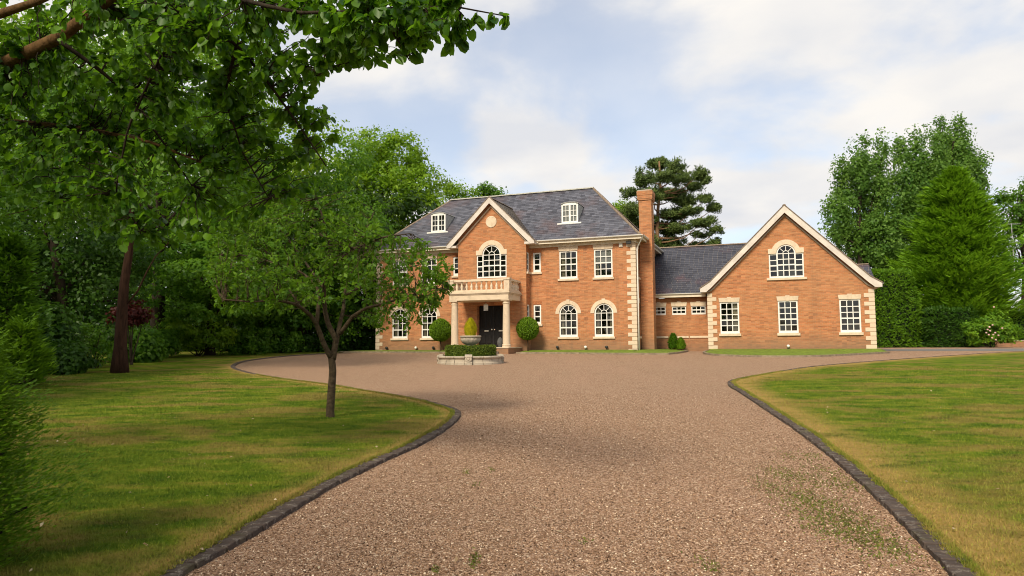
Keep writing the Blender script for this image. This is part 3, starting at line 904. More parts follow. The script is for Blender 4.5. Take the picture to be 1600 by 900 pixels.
ridge_tiles(bay_roof, (BC,gd0,gz+.02), (BC,gdv,gz+.02), M['ridge'], .42, .09)
for s_ in (-1, 1):
    q = lambda du, z: (BC+s_*du, z)
    poly = [q(0,gz-.33), q(gu-.13,EZ-.20), q(gu+.10,EZ-.20), q(gu+.10,EZ-.04), q(0,gz+.03)]
    if s_ < 0: poly = poly[::-1]
    MB().prism_y(poly, gd0-.035, gd0+.0).build('bargeboard', M['barge'], house)
    poly = [q(0,gz-.52), q(gu-.30,EZ-.22), q(gu-.20,EZ-.22), q(0,gz-.42)]
    if s_ < 0: poly = poly[::-1]
    MB().prism_y(poly, BD-.07, BD-.003).build('verge_moulding', M['stone'], house)
    xa, xb = sorted((BC+s_*(gu+.09), BC+s_*2.143))
    MB().box(xa, xb, gd0+.004, eF-.04, EZ-.20, EZ-.075).build('boxed_eave', M['barge'], house)
for s_ in (-1, 1):
    q = lambda du, z: (BC+s_*du, z)
    poly = [q(0,gz+.033), q(gu+.10,EZ-.035), q(gu+.12,EZ+.0), q(0,gz+.085)]
    MB().prism_y(poly if s_ > 0 else poly[::-1], gd0-.06, gd0+.1).build('verge_slates', M['ridge'], house)
gutter(house, [(BC+gu+.10, gd0, EZ+.0), (BC+gu+.10, eF-.1, EZ+.0)], M['white'], .06)
# dormers
def dormer(uc, blind):
    d0, z0, hw_, hh = 1.05, 7.34, .50, 1.16
    arc = [(hw_*math.cos(PI*k/10)*1.0, hh+.11*math.sin(PI*k/10)) for k in range(11)]
    body = MB().prism_y([(-hw_,0),(hw_,0)] + arc, d0+.05, 2.75).build('dormer', M['lead'], house, loc=(uc,0,z0))
    f = MB(); fw = .09
    f.box(-hw_,-hw_+fw,d0-.03,d0+.045,.06,hh); f.box(hw_-fw,hw_,d0-.03,d0+.045,.06,hh); f.box(-.055,.055,d0-.03,d0+.045,.15,hh-.06)
    f.box(-hw_+fw,hw_-fw,d0-.03,d0+.045,.06,.15)
    f.prism_y([(-hw_+fw,hh-.06),(hw_-fw,hh-.06)] + [(max(-hw_+fw, min(hw_-fw, x)), z) for x, z in arc], d0-.03, d0+.045)
    f.build('frame', M['white'], body)
    rf = MB(); 
    for k in range(10):
        (xa, za), (xb, zb) = arc[k], arc[k+1]
        rf.add([(xa*1.06,d0-.07,za+.035),(xb*1.06,d0-.07,zb+.035),(xb*1.06,2.8,zb+.035),(xa*1.06,2.8,za+.035),(xa*1.06,d0-.07,za),(xb*1.06,d0-.07,zb)],
               [(0,1,2,3)[::-1],(4,5,1,0)])
    rf.build('dormer_roof', M['lead'], body)
    bars = MB(); rr = random.Random(int(uc*10))
    for xa, xb in ((-hw_+fw,-.055),(.055,hw_-fw)):
        lights(None, bars, body, xa, xb, .15, hh-.06, 2, 3, d0-.005, rr, .03)
        if blind: MB().box(xa, xb, d0+.03, d0+.036, .15, hh-.06).build('blind', M['blind'], body)
    bars.build('glazing_bars', M['white'], body)
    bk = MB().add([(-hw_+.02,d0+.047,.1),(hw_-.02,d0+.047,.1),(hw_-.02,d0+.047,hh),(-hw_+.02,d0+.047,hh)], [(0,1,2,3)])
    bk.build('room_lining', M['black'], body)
    MB().box(-hw_-.24, hw_+.22, d0-.16, d0+.02, -.03, .045).build('sill', M['white'], body)
dormer(-3.98, True); dormer(-12.58, False)
# chimney
ch = MB(); ch.box(.03,.74,1.3,2.15,SB,8.46)
chim = ch.build('chimney', M['brick'], house)
cc_ = MB(); cc_.box(-.02,.79,1.25,2.20,8.46,8.54); cc_.box(-.04,.81,1.23,2.22,8.54,8.74); cc_.box(-.06,.83,1.21,2.24,8.74,8.98)
cc_.build('corbelled_cap', M['brick'], chim)
MB().box(-.02,.79,1.25,2.2,8.98,9.05).build('mortar_flaunching', M['stone_grey'], chim)
# rainwater pipe at the near corner
MB().tube([(eR+.08,eF+.0,EZ-.05),(eR+.05,eF+.05,EZ-.16),(.16,.10,5.72),(.10,.10,5.55),(.10,.10,3.0),(.10,.10,-.1)], .036, 8).build('downpipe', M['white'], house, True)
gutter(house, [(4.2,4.0,0)]*2, M['white']) if False else None

# porch: platform, columns, balcony
PF, PU0, PU1 = -2.65, BC-1.80, BC+1.80
plat = MB(); plat.box(PU0-.05, PU1+.05, PF-.22, BD+.0, SB, .10)
platform = plat.build('porch_platform', M['brick'], house)
MB().box(PU0-.08, PU1+.08, PF-.26, BD-.002, .102, .14).build('paving', M['stone'], platform)
MB().box(PU0+.5, PU1-.5, PF-.62, PF-.27, SB, -.06).build('step', M['stone_grey'], platform)
colm = MB(); colm.lathe([(.25,0),(.25,.06),(.22,.075),(.235,.11),(.235,.15),(.205,.18),(.205,.9),(.195,1.5),(.175,2.38),(.205,2.40),(.205,2.44),(.178,2.46),(.178,2.50),(.23,2.56)], n=24)
colm.box(-.24,.24,-.24,.24,2.56,2.618)
cme = colm.mesh('column', M['stone'], False)
for x in (PU0+.24, PU1-.24):
    c = link('column', cme, house, (x, PF+.27, .142))
sl_ = MB(); sl_.box(PU0+.02, PU1-.02, PF+.02, BD-.003, 2.76, 3.06)
bal = sl_.build('balcony', M['stone'], house)
MB().box(PU0-.02, PU1+.02, PF-.02, BD-.004, 3.063, 3.12).box(PU0-.07, PU1+.07, PF-.07, BD-.004, 3.122, 3.2).box(PU0-.03, PU1+.03, PF-.03, BD-.004, 3.202, 3.26).build('cornice', M['stone'], bal)
bp = [(.07,0),(.08,.04),(.045,.07),(.085,.16),(.08,.21),(.045,.33),(.035,.4),(.065,.42),(.04,.44),(.07,.47),(.08,.5)]
bm_ = MB().lathe(bp, n=8).mesh('baluster', M['stone'], True)
rl = MB()
for z0, z1, e in ((3.262,3.33,.09),(3.80,3.92,.11)):
    rl.box(PU0+.3, PU1-.3, PF+.12-e, PF+.12+e, z0, z1)
    for x in (PU0+.12, PU1-.12): rl.box(x-e, x+e, PF+.32, BD-.02, z0, z1)
rl.build('handrail', M['stone'], bal)
for x in (PU0+.12, PU1-.12):
    MB().box(x-.16, x+.16, PF-.0, PF+.32, 3.262, 3.84).box(x-.19, x+.19, PF-.03, PF+.35, 3.842, 3.945).build('pedestal', M['stone'], bal)
for k in range(10):
    link('baluster', bm_, bal, (PU0+.3+(PU1-PU0-.6)*(k+.5)/10, PF+.12, 3.315))
for x in (PU0+.12, PU1-.12):
    for k in range(6):
        link('baluster', bm_, bal, (x, PF+.34+(BD-.05-PF-.34)*(k+.5)/6, 3.315))
# front door: two leaves, recessed
for s_ in (-1, 1):
    xa, xb = (BC-.90, BC-.008) if s_ < 0 else (BC+.008, BC+.90)
    y0 = BD+.30
    d = MB(); d.box(xa, xb, y0, y0+.06, .145, 2.50)
    for (za, zb) in ((.35,.85),(1.30,2.35)):
        for (pa, pb) in ((xa+.10, (xa+xb)/2-.04), ((xa+xb)/2+.04, xb-.10)):
            d.bbox(pa, pb, y0-.022, y0+.0, za, zb, .02)
    dr = d.build('door', M['black'], house)
    kx = BC+s_*.08
    MB().lathe([(.02,0),(.02,.03),(.038,.05),(.038,.075),(.02,.09)], n=12).build('handle', M['brass'], dr, True, (kx, y0, 1.16), (PI/2,0,0))
    MB().bbox(BC+s_*.45-.13, BC+s_*.45+.13, y0-.018, y0+.0, 1.05, 1.13, .01).build('letter_plate', M['brass'], dr)
MB().box(BC-.012, BC+.012, BD+.255, BD+.295, .145, 2.5).build('astragal', M['dark'], house)
dl = MB(); dl.add([(BC-.93,BD+.40,.1),(BC+.93,BD+.40,.1),(BC+.93,BD+.40,2.6),(BC-.93,BD+.40,2.6)], [(0,1,2,3)]); dl.build('door_frame', M['black'], house)
# small fixed things on the house
lan = tag(empty('porch_lantern', HW(BC,-1.55,2.758)), 'square glass lantern hanging under the balcony in front of the black doors', 'lantern')
MB().tube([(0,0,0),(0,0,-.16)], .012, 6).build('rod', M['dark'], lan)
lf = MB(); s_ = .11
for x in (-1, 1):
    for y in (-1, 1): lf.box(x*s_-.01, x*s_+.01, y*s_-.01, y*s_+.01, -.52, -.2)
lf.box(-s_-.015, s_+.015, -s_-.015, s_+.015, -.54, -.52); lf.add([(-s_-.02,-s_-.02,-.2),(s_+.02,-s_-.02,-.2),(s_+.02,s_+.02,-.2),(-s_-.02,s_+.02,-.2),(0,0,-.13)], [(0,1,4),(1,2,4),(2,3,4),(3,0,4),(3,2,1,0)])
lf.build('frame', M['brass'], lan)
MB().box(-.1,.1,-.1,.1,-.515,-.205).build('glass', M['lamp_glass'], lan)
ab = tag(empty('alarm_box', HW(-.78,-.0,5.64), -HA), 'white alarm box on the brick wall under the eaves by the corner', 'alarm box')
MB().bbox(-.1,.1,-.07,-.003,0,.21,.02).build('cover', M['white'], ab); MB().bbox(-.07,.07,-.085,-.0705,.03,.10,.006).build('lower_panel', M['cream'], ab)
fl = tag(empty('security_light', HW(-.3,-.08,5.84), -HA), 'dark security floodlight under the eaves at the house corner', 'light')
MB().box(-.02,.02,-.07,.0,.0,.03).build('bracket', M['dark'], fl); MB().bbox(-.13,.13,-.2,-.07,-.07,.09,.02).build('head', M['dark'], fl)
M['pot'] = plain('grey_pot', (.085,.085,.085), .8, .2)
pot = tag(empty('porch_pot', HW(-7.52,-1.25,.142)), 'grey rounded stone pot standing beside the porch column', 'pot')
MB().lathe([(.09,0),(.10,.04),(.16,.18),(.17,.32),(.13,.46),(.06,.54),(.02,.56)], n=16).build('bowl', M['pot'], pot, True)
MB().lathe([(.13,.0),(.13,.03)], n=16).build('foot', M['pot'], pot)
pot.children[1].location.z = -.0
for (x, d, lab, white) in ((-2.85,-.12,'white garden spotlight under the gap between the arched windows',1), (-13.52,-.12,'white garden spotlight behind the clipped ball tree on the tree side',1), (7.71,2.47,'white garden spotlight at the foot of the garage gable',1),
                      (-15.58,-.12,'small dark ground lamp near the quoins behind the small tree',0), (-12.33,-.12,'small dark ground lamp beside the tree side ball tree',0), (-4.49,-.12,'small dark ground lamp under the first arched window from the porch',0), (-1.66,-.12,'small dark ground lamp under the arched window nearest the corner',0)):
    g = tag(empty('garden_spotlight', HW(x,d,-.06), -HA), lab, 'light', 'spotlights at the foot of the walls')
    MB().tube([(0,0,-.1),(0,0,.12)], .014, 6).build('spike', M['dark'], g)
    MB().lathe([(.03,0),(.07,.03),(.085,.10),(.07,.14),(.03,.16)], n=10).build('head', M['white'] if white else M['dark'], g, True, (0,0,.10))

# ------------------------------------------------------------------ link wing
lk = tag(empty('link_wing', HO, -HA), 'low slate roofed brick wing with three small windows between house and garage', 'building')
LD = 4.0
ws_ = [(.22,1.04),(1.40,2.22),(2.52,3.34)]
wall_mesh([(.01,SB),(3.57,SB),(3.57,2.98),(.01,2.98)], [rect_loop(a, b, 1.98, 2.48) for a, b in ws_], LD).build('wall', M['brick'], lk)
for a, b in ws_:
    window(lk, a, b, 1.98, 2.48, LD, 3, 2, sill=False, fw=.06)
    MB().bbox(a-.12, b+.12, LD-.05, LD+.06, .60, .72, .012).build('stone_band', M['stone'], lk)
lr = MB(); lz, lrd = 3.2, 7.65; lrz = lz+(lrd-LD+.35)*math.tan(R(39.5))
lr.add([(.005,LD-.35,lz),(3.4,LD-.35,lz),(6.35,lrd,lrz),(.005,lrd,lrz),(.005,LD-.35,lz-.16),(3.4,LD-.35,lz-.16),(.005,LD+.0,lz-.2),(3.56,LD+.0,lz-.2),(.005,11.3,lz),(6.35,11.3,lz)],
       [(0,1,2,3),(4,5,1,0),(6,7,5,4),(3,2,9,8)])
lroof = lr.build('roof', M['soffit'], lk)
slates('slates', [(.005,LD-.35,lz),(3.42,LD-.35,lz),(.005,lrd,lrz),(6.35,lrd,lrz)], M['slate_dark'], lroof, 11)
slates('slates', [(3.42,11.3,lz),(.005,11.3,lz),(6.35,lrd,lrz),(.005,lrd,lrz)], M['slate_dark'], lroof, 12)
ridge_tiles(lroof, (.005,lrd,lrz+.02), (6.2,lrd,lrz+.02), M['ridge'], .42, .1)
wall_mesh([(-3.57,SB),(-.01,SB),(-.01,3.2),(-3.57,3.2)], [], 0).build('wall', M['brick'], lk, loc=(0,11.2,0), rot=(0,0,PI))
gutter(lk, [(.42,LD-.42,lz+.02),(3.3,LD-.42,lz+.02)], M['white'], .07)
MB().box(.42,3.38,LD-.385,LD-.352,lz-.2,lz-.005).build('fascia', M['cream'], lk)

# ------------------------------------------------------------------ garage wing
ga = tag(empty('garage_wing', HO, -HA), 'single gabled brick garage wing with white bargeboards and three tall windows', 'building')
G0, G1, GD, GB, GC = 3.58, 11.95, 2.6, 12.6, 7.765
gwin = [(4.22,5.24),(7.26,8.26),(10.30,11.30)]
vw2, vh2 = venetian(ga, GC, 3.84, 5.17, 5.66, 1.76, GD)
MB().bbox(-1.02,1.02,-.09,.10,-.13,-.002,.012).build('sill', M['stone'], vw2)
wall_mesh([(G0,SB),(G1,SB),(G1,3.42),(11.77,3.60),(GC,7.58),(3.76,3.60),(G0,3.42)], [rect_loop(a, b, .83, 2.58) for a, b in gwin] + [vh2], GD).build('wall', M['brick'], ga)
for i, (a, b) in enumerate(gwin):
    w = window(ga, a, b, .83, 2.58, GD, 3, 5, silld=.15, curt=((.0,.26) if i == 0 else (.05,.0) if i == 1 else None))
wall_mesh([(GD,SB),(GB,SB),(GB,3.4),(GD,3.4)], [], 0).build('wall', M['brick'], ga, loc=(G1,0,0), rot=(0,0,PI/2))
wall_mesh([(-GB,SB),(-GD,SB),(-GD,3.4),(-GB,3.4)], [], 0).build('wall', M['brick'], ga, loc=(G0,0,0), rot=(0,0,-PI/2))
wall_mesh([(-G1,SB),(-G0,SB),(-G0,3.42),(-GC,7.58),(-G1,3.42)], [], 0).build('wall', M['brick'], ga, loc=(0,GB,0), rot=(0,0,PI))
quoins(ga, G0, GD, -.05, 3.18, 1, 1); quoins(ga, G1, GD, -.05, 3.18, -1, 1)
prof = [(0,7.74),(4.0,3.70),(4.52,3.36)]
gf, gb = GD-.28, GB+.2
g2 = MB()
for s_ in (-1, 1):
    for (a, za), (b, zb) in zip(prof[:-1], prof[1:]):
        p = [(GC+s_*a,gf,za),(GC+s_*a,gb,za),(GC+s_*b,gb,zb),(GC+s_*b,gf,zb)]
        lo = [(x,y,z-.09) for x,y,z in p]
        f = [(0,1,2,3),(7,6,5,4),(3,2,6,7),(0,3,7,4)]
        g2.add(p+lo, f if s_ > 0 else [q[::-1] for q in f])
groof = g2.build('roof', M['soffit'], ga)
for s_ in (-1, 1):
    for i, ((a, za), (b, zb)) in enumerate(zip(prof[:-1], prof[1:])):
        P_ = [(GC+s_*b,gf,zb),(GC+s_*b,gb,zb),(GC+s_*a,gf,za),(GC+s_*a,gb,za)]
        slates('slates', P_ if s_ > 0 else [P_[1],P_[0],P_[3],P_[2]], M['slate_dark'], groof, 20+i+5*s_)
    q = lambda du, z: (GC+s_*du, z)
    poly = [q(0,7.74-.37), q(3.98,3.70-.32), q(4.24,3.16), q(4.56,3.16), q(4.56,3.36), q(4.0,3.73), q(0,7.77)]
    MB().prism_y(poly if s_ > 0 else poly[::-1], gf-.04, gf-.002).build('bargeboard', M['barge'], ga)
    poly = [q(0,7.74-.50), q(3.9,3.70-.42), q(4.1,3.16), q(4.19,3.16), q(3.95,3.70-.36), q(0,7.74-.42)]
    MB().prism_y(poly if s_ > 0 else poly[::-1], GD-.07, GD-.003).build('verge_moulding', M['soffit'], ga)
    xa, xb = sorted((GC+s_*4.5, GC+s_*4.19))
    MB().box(xa, xb, gf+.003, gb, 3.17, 3.25).build('soffit', M['barge'], ga)
    gutter(ga, [(GC+s_*4.6,gf-.02,3.38),(GC+s_*4.6,gb,3.38)], M['white'], .06)
for s_ in (-1, 1):
    q = lambda du, z: (GC+s_*du, z)
    poly = [q(0,7.775), q(4.0,3.735), q(4.58,3.365), q(4.60,3.41), q(4.02,3.785), q(0,7.835)]
    MB().prism_y(poly if s_ > 0 else poly[::-1], gf-.07, gf+.1).build('verge_slates', M['ridge'], ga)
ridge_tiles(groof, (GC,gf,7.80), (GC,gb,7.76), M['ridge'], .42, .1)
# cross roof on the far side of the garage
xr = MB(); cz, c0, c1 = 4.92, 8.0, 1.35
xr.add([(11.0,c0,cz),(12.45,c0,cz),(12.7,c0-c1,3.5),(11.0,c0-c1,3.5),(12.7,c0+c1,3.5),(11.0,c0+c1,3.5)], [(3,2,1,0),(0,1,4,5),(2,4,1)])
xo = xr.build('side_roof', M['soffit'], ga)
slates('slates', [(11.0,c0-c1,3.51),(12.7,c0-c1,3.51),(11.0,c0,cz+.01),(12.45,c0,cz+.01)], M['slate_dark'], xo, 31)
slates('slates', [(12.7,c0-c1,3.51),(12.7,c0+c1,3.51),(12.45,c0,cz+.01),(12.45,c0,cz+.01)], M['slate_dark'], xo, 32)
ridge_tiles(xo, (11.0,c0,cz+.02), (12.45,c0,cz+.02), M['ridge'], .4, .08)
MB().box(11.97,12.45,c0-1.1,c0+1.1,SB,3.5).build('side_wall', M['brick'], ga)

# ------------------------------------------------------------------ plants
rng = np.random.default_rng(11)
KITE = (np.array([(0,0,0),(.5,.45,.10),(0,1,-.08),(-.5,.45,.10)]), [(0,1,2,3)])
LEAF = (np.array([(0,.04,0),(.36,-.03,.06),(.53,.32,.09),(.38,.74,.05),(0,1,-.12),(-.38,.74,.05),(-.53,.32,.09),(-.36,-.03,.06)]), [(0,1,2,3,4),(0,4,5,6,7)])
SPRAY = (np.array([(0,0,0),(.5,.30,-.02),(.30,.62,.0),(0,1,.10),(-.30,.62,.0),(-.5,.30,-.02)]), [(0,1,2,3),(0,3,4,5)])
def unit(a): return a / np.maximum(np.linalg.norm(a, axis=-1, keepdims=True), 1e-9)
def leaf_mesh(name, P, A, Nn, L, Wd, tint, m, tmpl=KITE):
    T, F = tmpl; N = len(P); K = len(T)
    A = unit(A); S = unit(np.cross(A, Nn)); N2 = np.cross(S, A)
    V = (P[:, None, :] + S[:, None, :]*(Wd[:, None, None]*T[None, :, 0:1]) + A[:, None, :]*(L[:, None, None]*T[None, :, 1:2]) + N2[:, None, :]*(L[:, None, None]*T[None, :, 2:3])).reshape(-1, 3)
    fl = np.concatenate([np.array(f) for f in F]); ln = np.array([len(f) for f in F])
    loops = (np.arange(N)[:, None]*K + fl[None, :]).ravel()
    tot = np.tile(ln, N); start = np.concatenate([[0], np.cumsum(tot)[:-1]])
    me = bpy.data.meshes.new(name)
    me.vertices.add(len(V)); me.vertices.foreach_set('co', V.ravel().astype(np.float32))
    me.loops.add(len(loops)); me.loops.foreach_set('vertex_index', loops.astype(np.int32))
    me.polygons.add(len(tot)); me.polygons.foreach_set('loop_start', start.astype(np.int32)); me.polygons.foreach_set('loop_total', tot.astype(np.int32))
    a = me.attributes.new('tint', 'FLOAT', 'FACE'); a.data.foreach_set('value', np.clip(np.repeat(tint, len(F)), 0, 1).astype(np.float32))
    me.update(); me.materials.append(m)
    return me

def blob(rg, n, lobes, skin=.5):
    """points in a set of ellipsoids (cx,cy,cz,rx,ry,rz), thicker towards the skin; and the outward direction"""
    lb = np.array(lobes, float); vol = np.prod(lb[:, 3:], axis=1) ** (2/3)
    i = rg.choice(len(lb), n, p=vol/vol.sum())
    d = unit(rg.normal(size=(n, 3))); r = (skin + (1-skin)*rg.random(n)) ** .7
    r *= 1 + .16*np.sin(d[:, 0]*7+i) * np.cos(d[:, 2]*6+2*i)
    return lb[i, :3] + d*lb[i, 3:]*r[:, None], d

def foliage(name, rg, lobes, ncl, rcl, per, size, m, tmpl=KITE, skin=.45, flat=.7, droop=.3, up=.5, asp=.62, jit=.45):
    C_, D_ = blob(rg, ncl, lobes, skin)
    rc = rcl*(.6+.8*rg.random(ncl))
    o = rg.normal(size=(ncl, per, 3)); o = unit(o)*(rg.random((ncl, per, 1))**.55); o[..., 2] *= flat
    P = (C_[:, None, :] + o*rc[:, None, None]).reshape(-1, 3)
    Nn = unit(o*.8 + D_[:, None, :]*.5 + np.array((0, 0, up)) + rg.normal(size=o.shape)*jit).reshape(-1, 3)
    A = unit(np.cross(Nn, rg.normal(size=Nn.shape))) + np.array((0, 0, -droop))
    N = len(P); L = size*(.6+.8*rg.random(N))
    tint = np.repeat(rg.normal(.45, .22, ncl), per) + rg.normal(0, .16, N)
    return leaf_mesh(name, P, A, Nn, L, L*asp, tint, m, tmpl), C_

def curve_pts(a, b, sag, n=6, rg=None, wob=.0):
    a, b = np.array(a, float), np.array(b, float); t = np.linspace(0, 1, n)[:, None]
    p = a + (b-a)*t; p[:, 2] += sag*np.sin(t[:, 0]*PI)
    if rg is not None and wob: p[1:-1] += rg.normal(0, wob, (n-2, 3))
    return p

def tree(name, label, cat, base, top, lobes, leafm, barkm, seed, r0=.3, ncl=220, rcl=.8, per=70, size=.22, limbs=16, group=None, fork=.35, **kw):
    rg = np.random.default_rng(seed)
    base, top = np.array(base, float), np.array(top, float)
    root = tag(empty(name, base), label, cat, group)
    me, C_ = foliage('crown', rg, [tuple(np.array(l[:3])-base)+tuple(l[3:]) for l in lobes], ncl, rcl, per, size, leafm, **kw)
    link('crown', me, root)
    mb = MB(); ax = curve_pts((0,0,-.15), top-base, 0, 8, rg, r0*.35)
    rad = np.linspace(r0, r0*.25, 8); rad[0] *= 1.5; rad[1] *= 1.08
    mb.tube([tuple(p) for p in ax], list(rad), 9)
    for c in C_[rg.choice(len(C_), min(limbs, len(C_)), replace=False)]:
        t = fork + (1-fork)*rg.random()*.8
        k = t*7; i = int(k); s_ = ax[i]+(ax[min(i+1, 7)]-ax[i])*(k-i)
        if c[2] < s_[2]-1.0: s_ = ax[2]
        p = curve_pts(s_, c, .06*np.linalg.norm(c-s_), 6, rg, .08)
        rr_ = r0*(1-t*.7)*.42
        mb.tube([tuple(q) for q in p], list(np.linspace(rr_, rr_*.18, 6)), 6)
    mb.build('trunk', barkm, root, True)
    return root

def lob(px, py, rpx, rpy, depth, rd=None):
    """an ellipsoid of leaves seen at a picture place and distance"""
    c = at(px, py, depth); k = depth/FPX
    return (c.x, c.y, c.z, rpx*k, rd if rd else rpx*k*.9, rpy*k)
def foot(px, depth, dz=0.0):
    p = at(px, 500, depth); return (p.x, p.y, ter(p.y)+dz)

G = {}
G['over'] = leaf_mat('leaf_lime', (.017,.072,.003), (.120,.250,.008), 0.48, .42, None, .35)
G['cherry'] = leaf_mat('leaf_cherry', (.036,.105,.005), (.130,.245,.011), 0.42, .5)
G['dark'] = leaf_mat('leaf_dark', (.016,.058,.005), (.065,.150,.010), 0.3, .5)
G['mid'] = leaf_mat('leaf_mid', (.036,.112,.006), (.130,.260,.014), 0.4, .5)
G['bright'] = leaf_mat('leaf_bright', (.085,.185,.007), (.250,.390,.018), 0.45, .5)
G['grey'] = leaf_mat('leaf_poplar', (.050,.130,.016), (.175,.305,.045), 0.4, .5)
G['yew'] = leaf_mat('leaf_cypress', (.052,.145,.006), (.210,.385,.014), 0.3, .6)
G['hedge'] = leaf_mat('leaf_hedge', (.045,.130,.005), (.150,.280,.011), 0.35, .6)
G['pine'] = leaf_mat('leaf_pine', (.040,.075,.014), (.13,.18,.035), .2, .6)
G['red'] = leaf_mat('leaf_red', (.035,.006,.006), (.12,.022,.018), 0.3, .5)
G['gold'] = leaf_mat('leaf_gold', (.26,.26,.008), (.62,.56,.02), .35, .6)
G['topiary'] = leaf_mat('leaf_topiary', (.065,.155,.005), (.190,.310,.014), 0.3, .6)
G['box'] = leaf_mat('leaf_box', (.045,.090,.006), (.150,.190,.016), 0.25, .6)
G['flower'] = leaf_mat('petal_pink', (.75,.35,.32), (.85,.62,.58), .3, .6)
G['near'] = leaf_mat('leaf_near_conifer', (.060,.150,.005), (.17,.31,.012), 0.35, .6)
G['weed'] = leaf_mat('leaf_weed', (.06,.10,.015), (.20,.22,.03), .3, .6)
G['fallen'] = leaf_mat('leaf_fallen', (.20,.12,.05), (.62,.52,.36), .2, .7)
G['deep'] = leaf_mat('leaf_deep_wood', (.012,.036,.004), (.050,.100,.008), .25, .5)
B1 = bark_mat('bark_brown', (.030,.018,.010), (.085,.050,.028))
B2 = bark_mat('bark_dark', (.014,.010,.007), (.040,.030,.020))
B5 = bark_mat('bark_cherry', (.028,.019,.011), (.085,.062,.038), (6,6,9))
B3 = bark_mat('bark_pine', (.10,.055,.03), (.22,.13,.07))
B4 = bark_mat('bark_red', (.018,.009,.006), (.055,.027,.017), (8,8,1.4))

# --- the clipped ball trees
def ball_tree(base, r, zc, label, seed):
    rg = np.random.default_rng(seed)
    root = tag(empty('ball_tree', base, 0), label, 'topiary tree', 'clipped ball trees beside the porch')
    n = 5200; d = unit(rg.normal(size=(n, 3))); P = d*np.array((r,r,r*.97))*(1-.10*rg.random((n,1))**2+.02*np.sin(d[:, :1]*9+seed)*np.cos(d[:, 2:]*8)+.07*(rg.random((n,1)) < .03))
    P[:, 2] += r*.10*np.maximum(0, d[:, 2])**6
    P[:, 2] += zc
    me = leaf_mesh('crown', P, unit(np.cross(d, rg.normal(size=(n,3)))+d*.9+np.array((0,0,.25))), d+rg.normal(size=(n,3))*.5, .085*(.7+.6*rg.random(n)), .05*np.ones(n), rg.normal(.5,.22,n), G['topiary'], KITE)
    cr_ = link('crown', me, root)
    core = MB(); core.lathe([(.02,-r*.9)] + [(r*.9*math.sin(q), -r*.9*math.cos(q)) for q in np.linspace(.25, PI-.25, 9)] + [(.02, r*.9)], n=18, z0=zc)
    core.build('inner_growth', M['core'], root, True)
    MB().tube([(0,0,-.2),(.015,.0,.2),(-.01,.01,zc-r*.8)], [.055,.04,.035], 8).build('trunk', B1, root, True)
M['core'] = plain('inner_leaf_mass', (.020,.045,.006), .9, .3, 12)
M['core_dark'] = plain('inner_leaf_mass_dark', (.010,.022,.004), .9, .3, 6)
b = HW(-11.42, -.95, -.06); ball_tree(b, .63, 1.20, 'clipped ball tree on a thin stem on the lawn tree side of the porch', 1)
b = HW(-5.97, -.95, -.06); ball_tree(b, .60, 1.22, 'clipped ball tree on a thin stem between the porch and the arched windows', 2)

# --- round planter in the drive: stone surround, box hedge, urn, golden conifer
PC = Vector((-1.72, 28.2, ter(28.2)))
sur = tag(empty('stone_surround', PC), 'low weathered stone surround of carved blocks on the gravel in front of the porch', 'planter')
def ring_block(a0, a1, prof, r):
    mb = MB(); n = 5; vs_ = []
    for k in range(n+1):
        q = a0+(a1-a0)*k/n
        for rr_, z in prof: vs_.append(((r+rr_)*math.cos(q), (r+rr_)*math.sin(q), z))
    m_ = len(prof)
    fs = [(k*m_+j, (k+1)*m_+j, (k+1)*m_+(j+1) % m_, k*m_+(j+1) % m_) for k in range(n) for j in range(m_)]
    fs += [tuple(range(m_))[::-1], tuple(range(n*m_, (n+1)*m_))]
    return mb.add(vs_, [f[::-1] for f in fs])
pf = [(-.12,-.1),(.10,-.1),(.10,.05),(.07,.07),(.05,.18),(.07,.22),(.12,.24),(.13,.29),(.10,.31),(-.10,.31)]
pf2 = [(-.14,-.1),(.15,-.1),(.15,.06),(.11,.10),(.12,.24),(.16,.27),(.14,.34),(.04,.38),(-.10,.38)]
for k in range(4):
    c = -PI/2 + k*PI/2
    for h in range(4):
        a0 = c+.115+h*(PI/2-.23)/4; ring_block(a0+.009, a0+(PI/2-.23)/4-.009, pf, 1.22).build('curved_stone', M['stone_grey'], sur)
    cb_ = ring_block(c-.108, c+.108, pf2, 1.22).build('carved_block', M['stone_grey'], sur)
    rs = MB().lathe([(.13,0),(.13,.025),(.09,.04),(.06,.02),(.035,.05),(.0,.055)], n=12)
    rs.build('rosette', M['stone_grey'], cb_, False, ((1.22+.115)*math.cos(c), (1.22+.115)*math.sin(c), .20), (PI/2, 0, c+PI/2))
MB().lathe([(1.13,-.05),(1.13,.22),(0,.24)], n=24).build('soil', M['soil'], sur)
def shell_leaves(name, rg, P, d, size, m, n, asp=.6, tmpl=KITE, out=.6):
    return leaf_mesh(name, P, unit(np.cross(d, rg.normal(size=(n,3)))+d*out+np.array((0,0,.3))), d+rg.normal(size=(n,3))*.5, size*(.7+.6*rg.random(n)), size*asp*np.ones(n), rg.normal(.45,.22,n), m, tmpl)
rg = np.random.default_rng(5)
bh = tag(empty('box_hedge', PC+Vector((0,0,.22))), 'clipped round box hedge growing inside the stone surround', 'hedge')
n = 9000; q = rg.random(n)*2*PI; face = rg.random(n)
rr_ = np.where(face < .6, 1.0, .5+.5*np.sqrt(rg.random(n))); z = np.where(face < .6, rg.random(n)*.46, .46)
P = np.stack([rr_*np.cos(q), rr_*np.sin(q), z+.02*np.sin(q*5)], 1) + rg.normal(0, .018, (n, 3))
d = np.where((face < .6)[:, None], np.stack([np.cos(q), np.sin(q), 0*q], 1), np.array((0,0,1.)))
link('leaves', shell_leaves('leaves', rg, P, d, .06, G['box'], n), bh)
MB().lathe([(.96,-.02),(.97,.42),(.5,.44)], n=24).build('inner_growth', M['core'], bh)
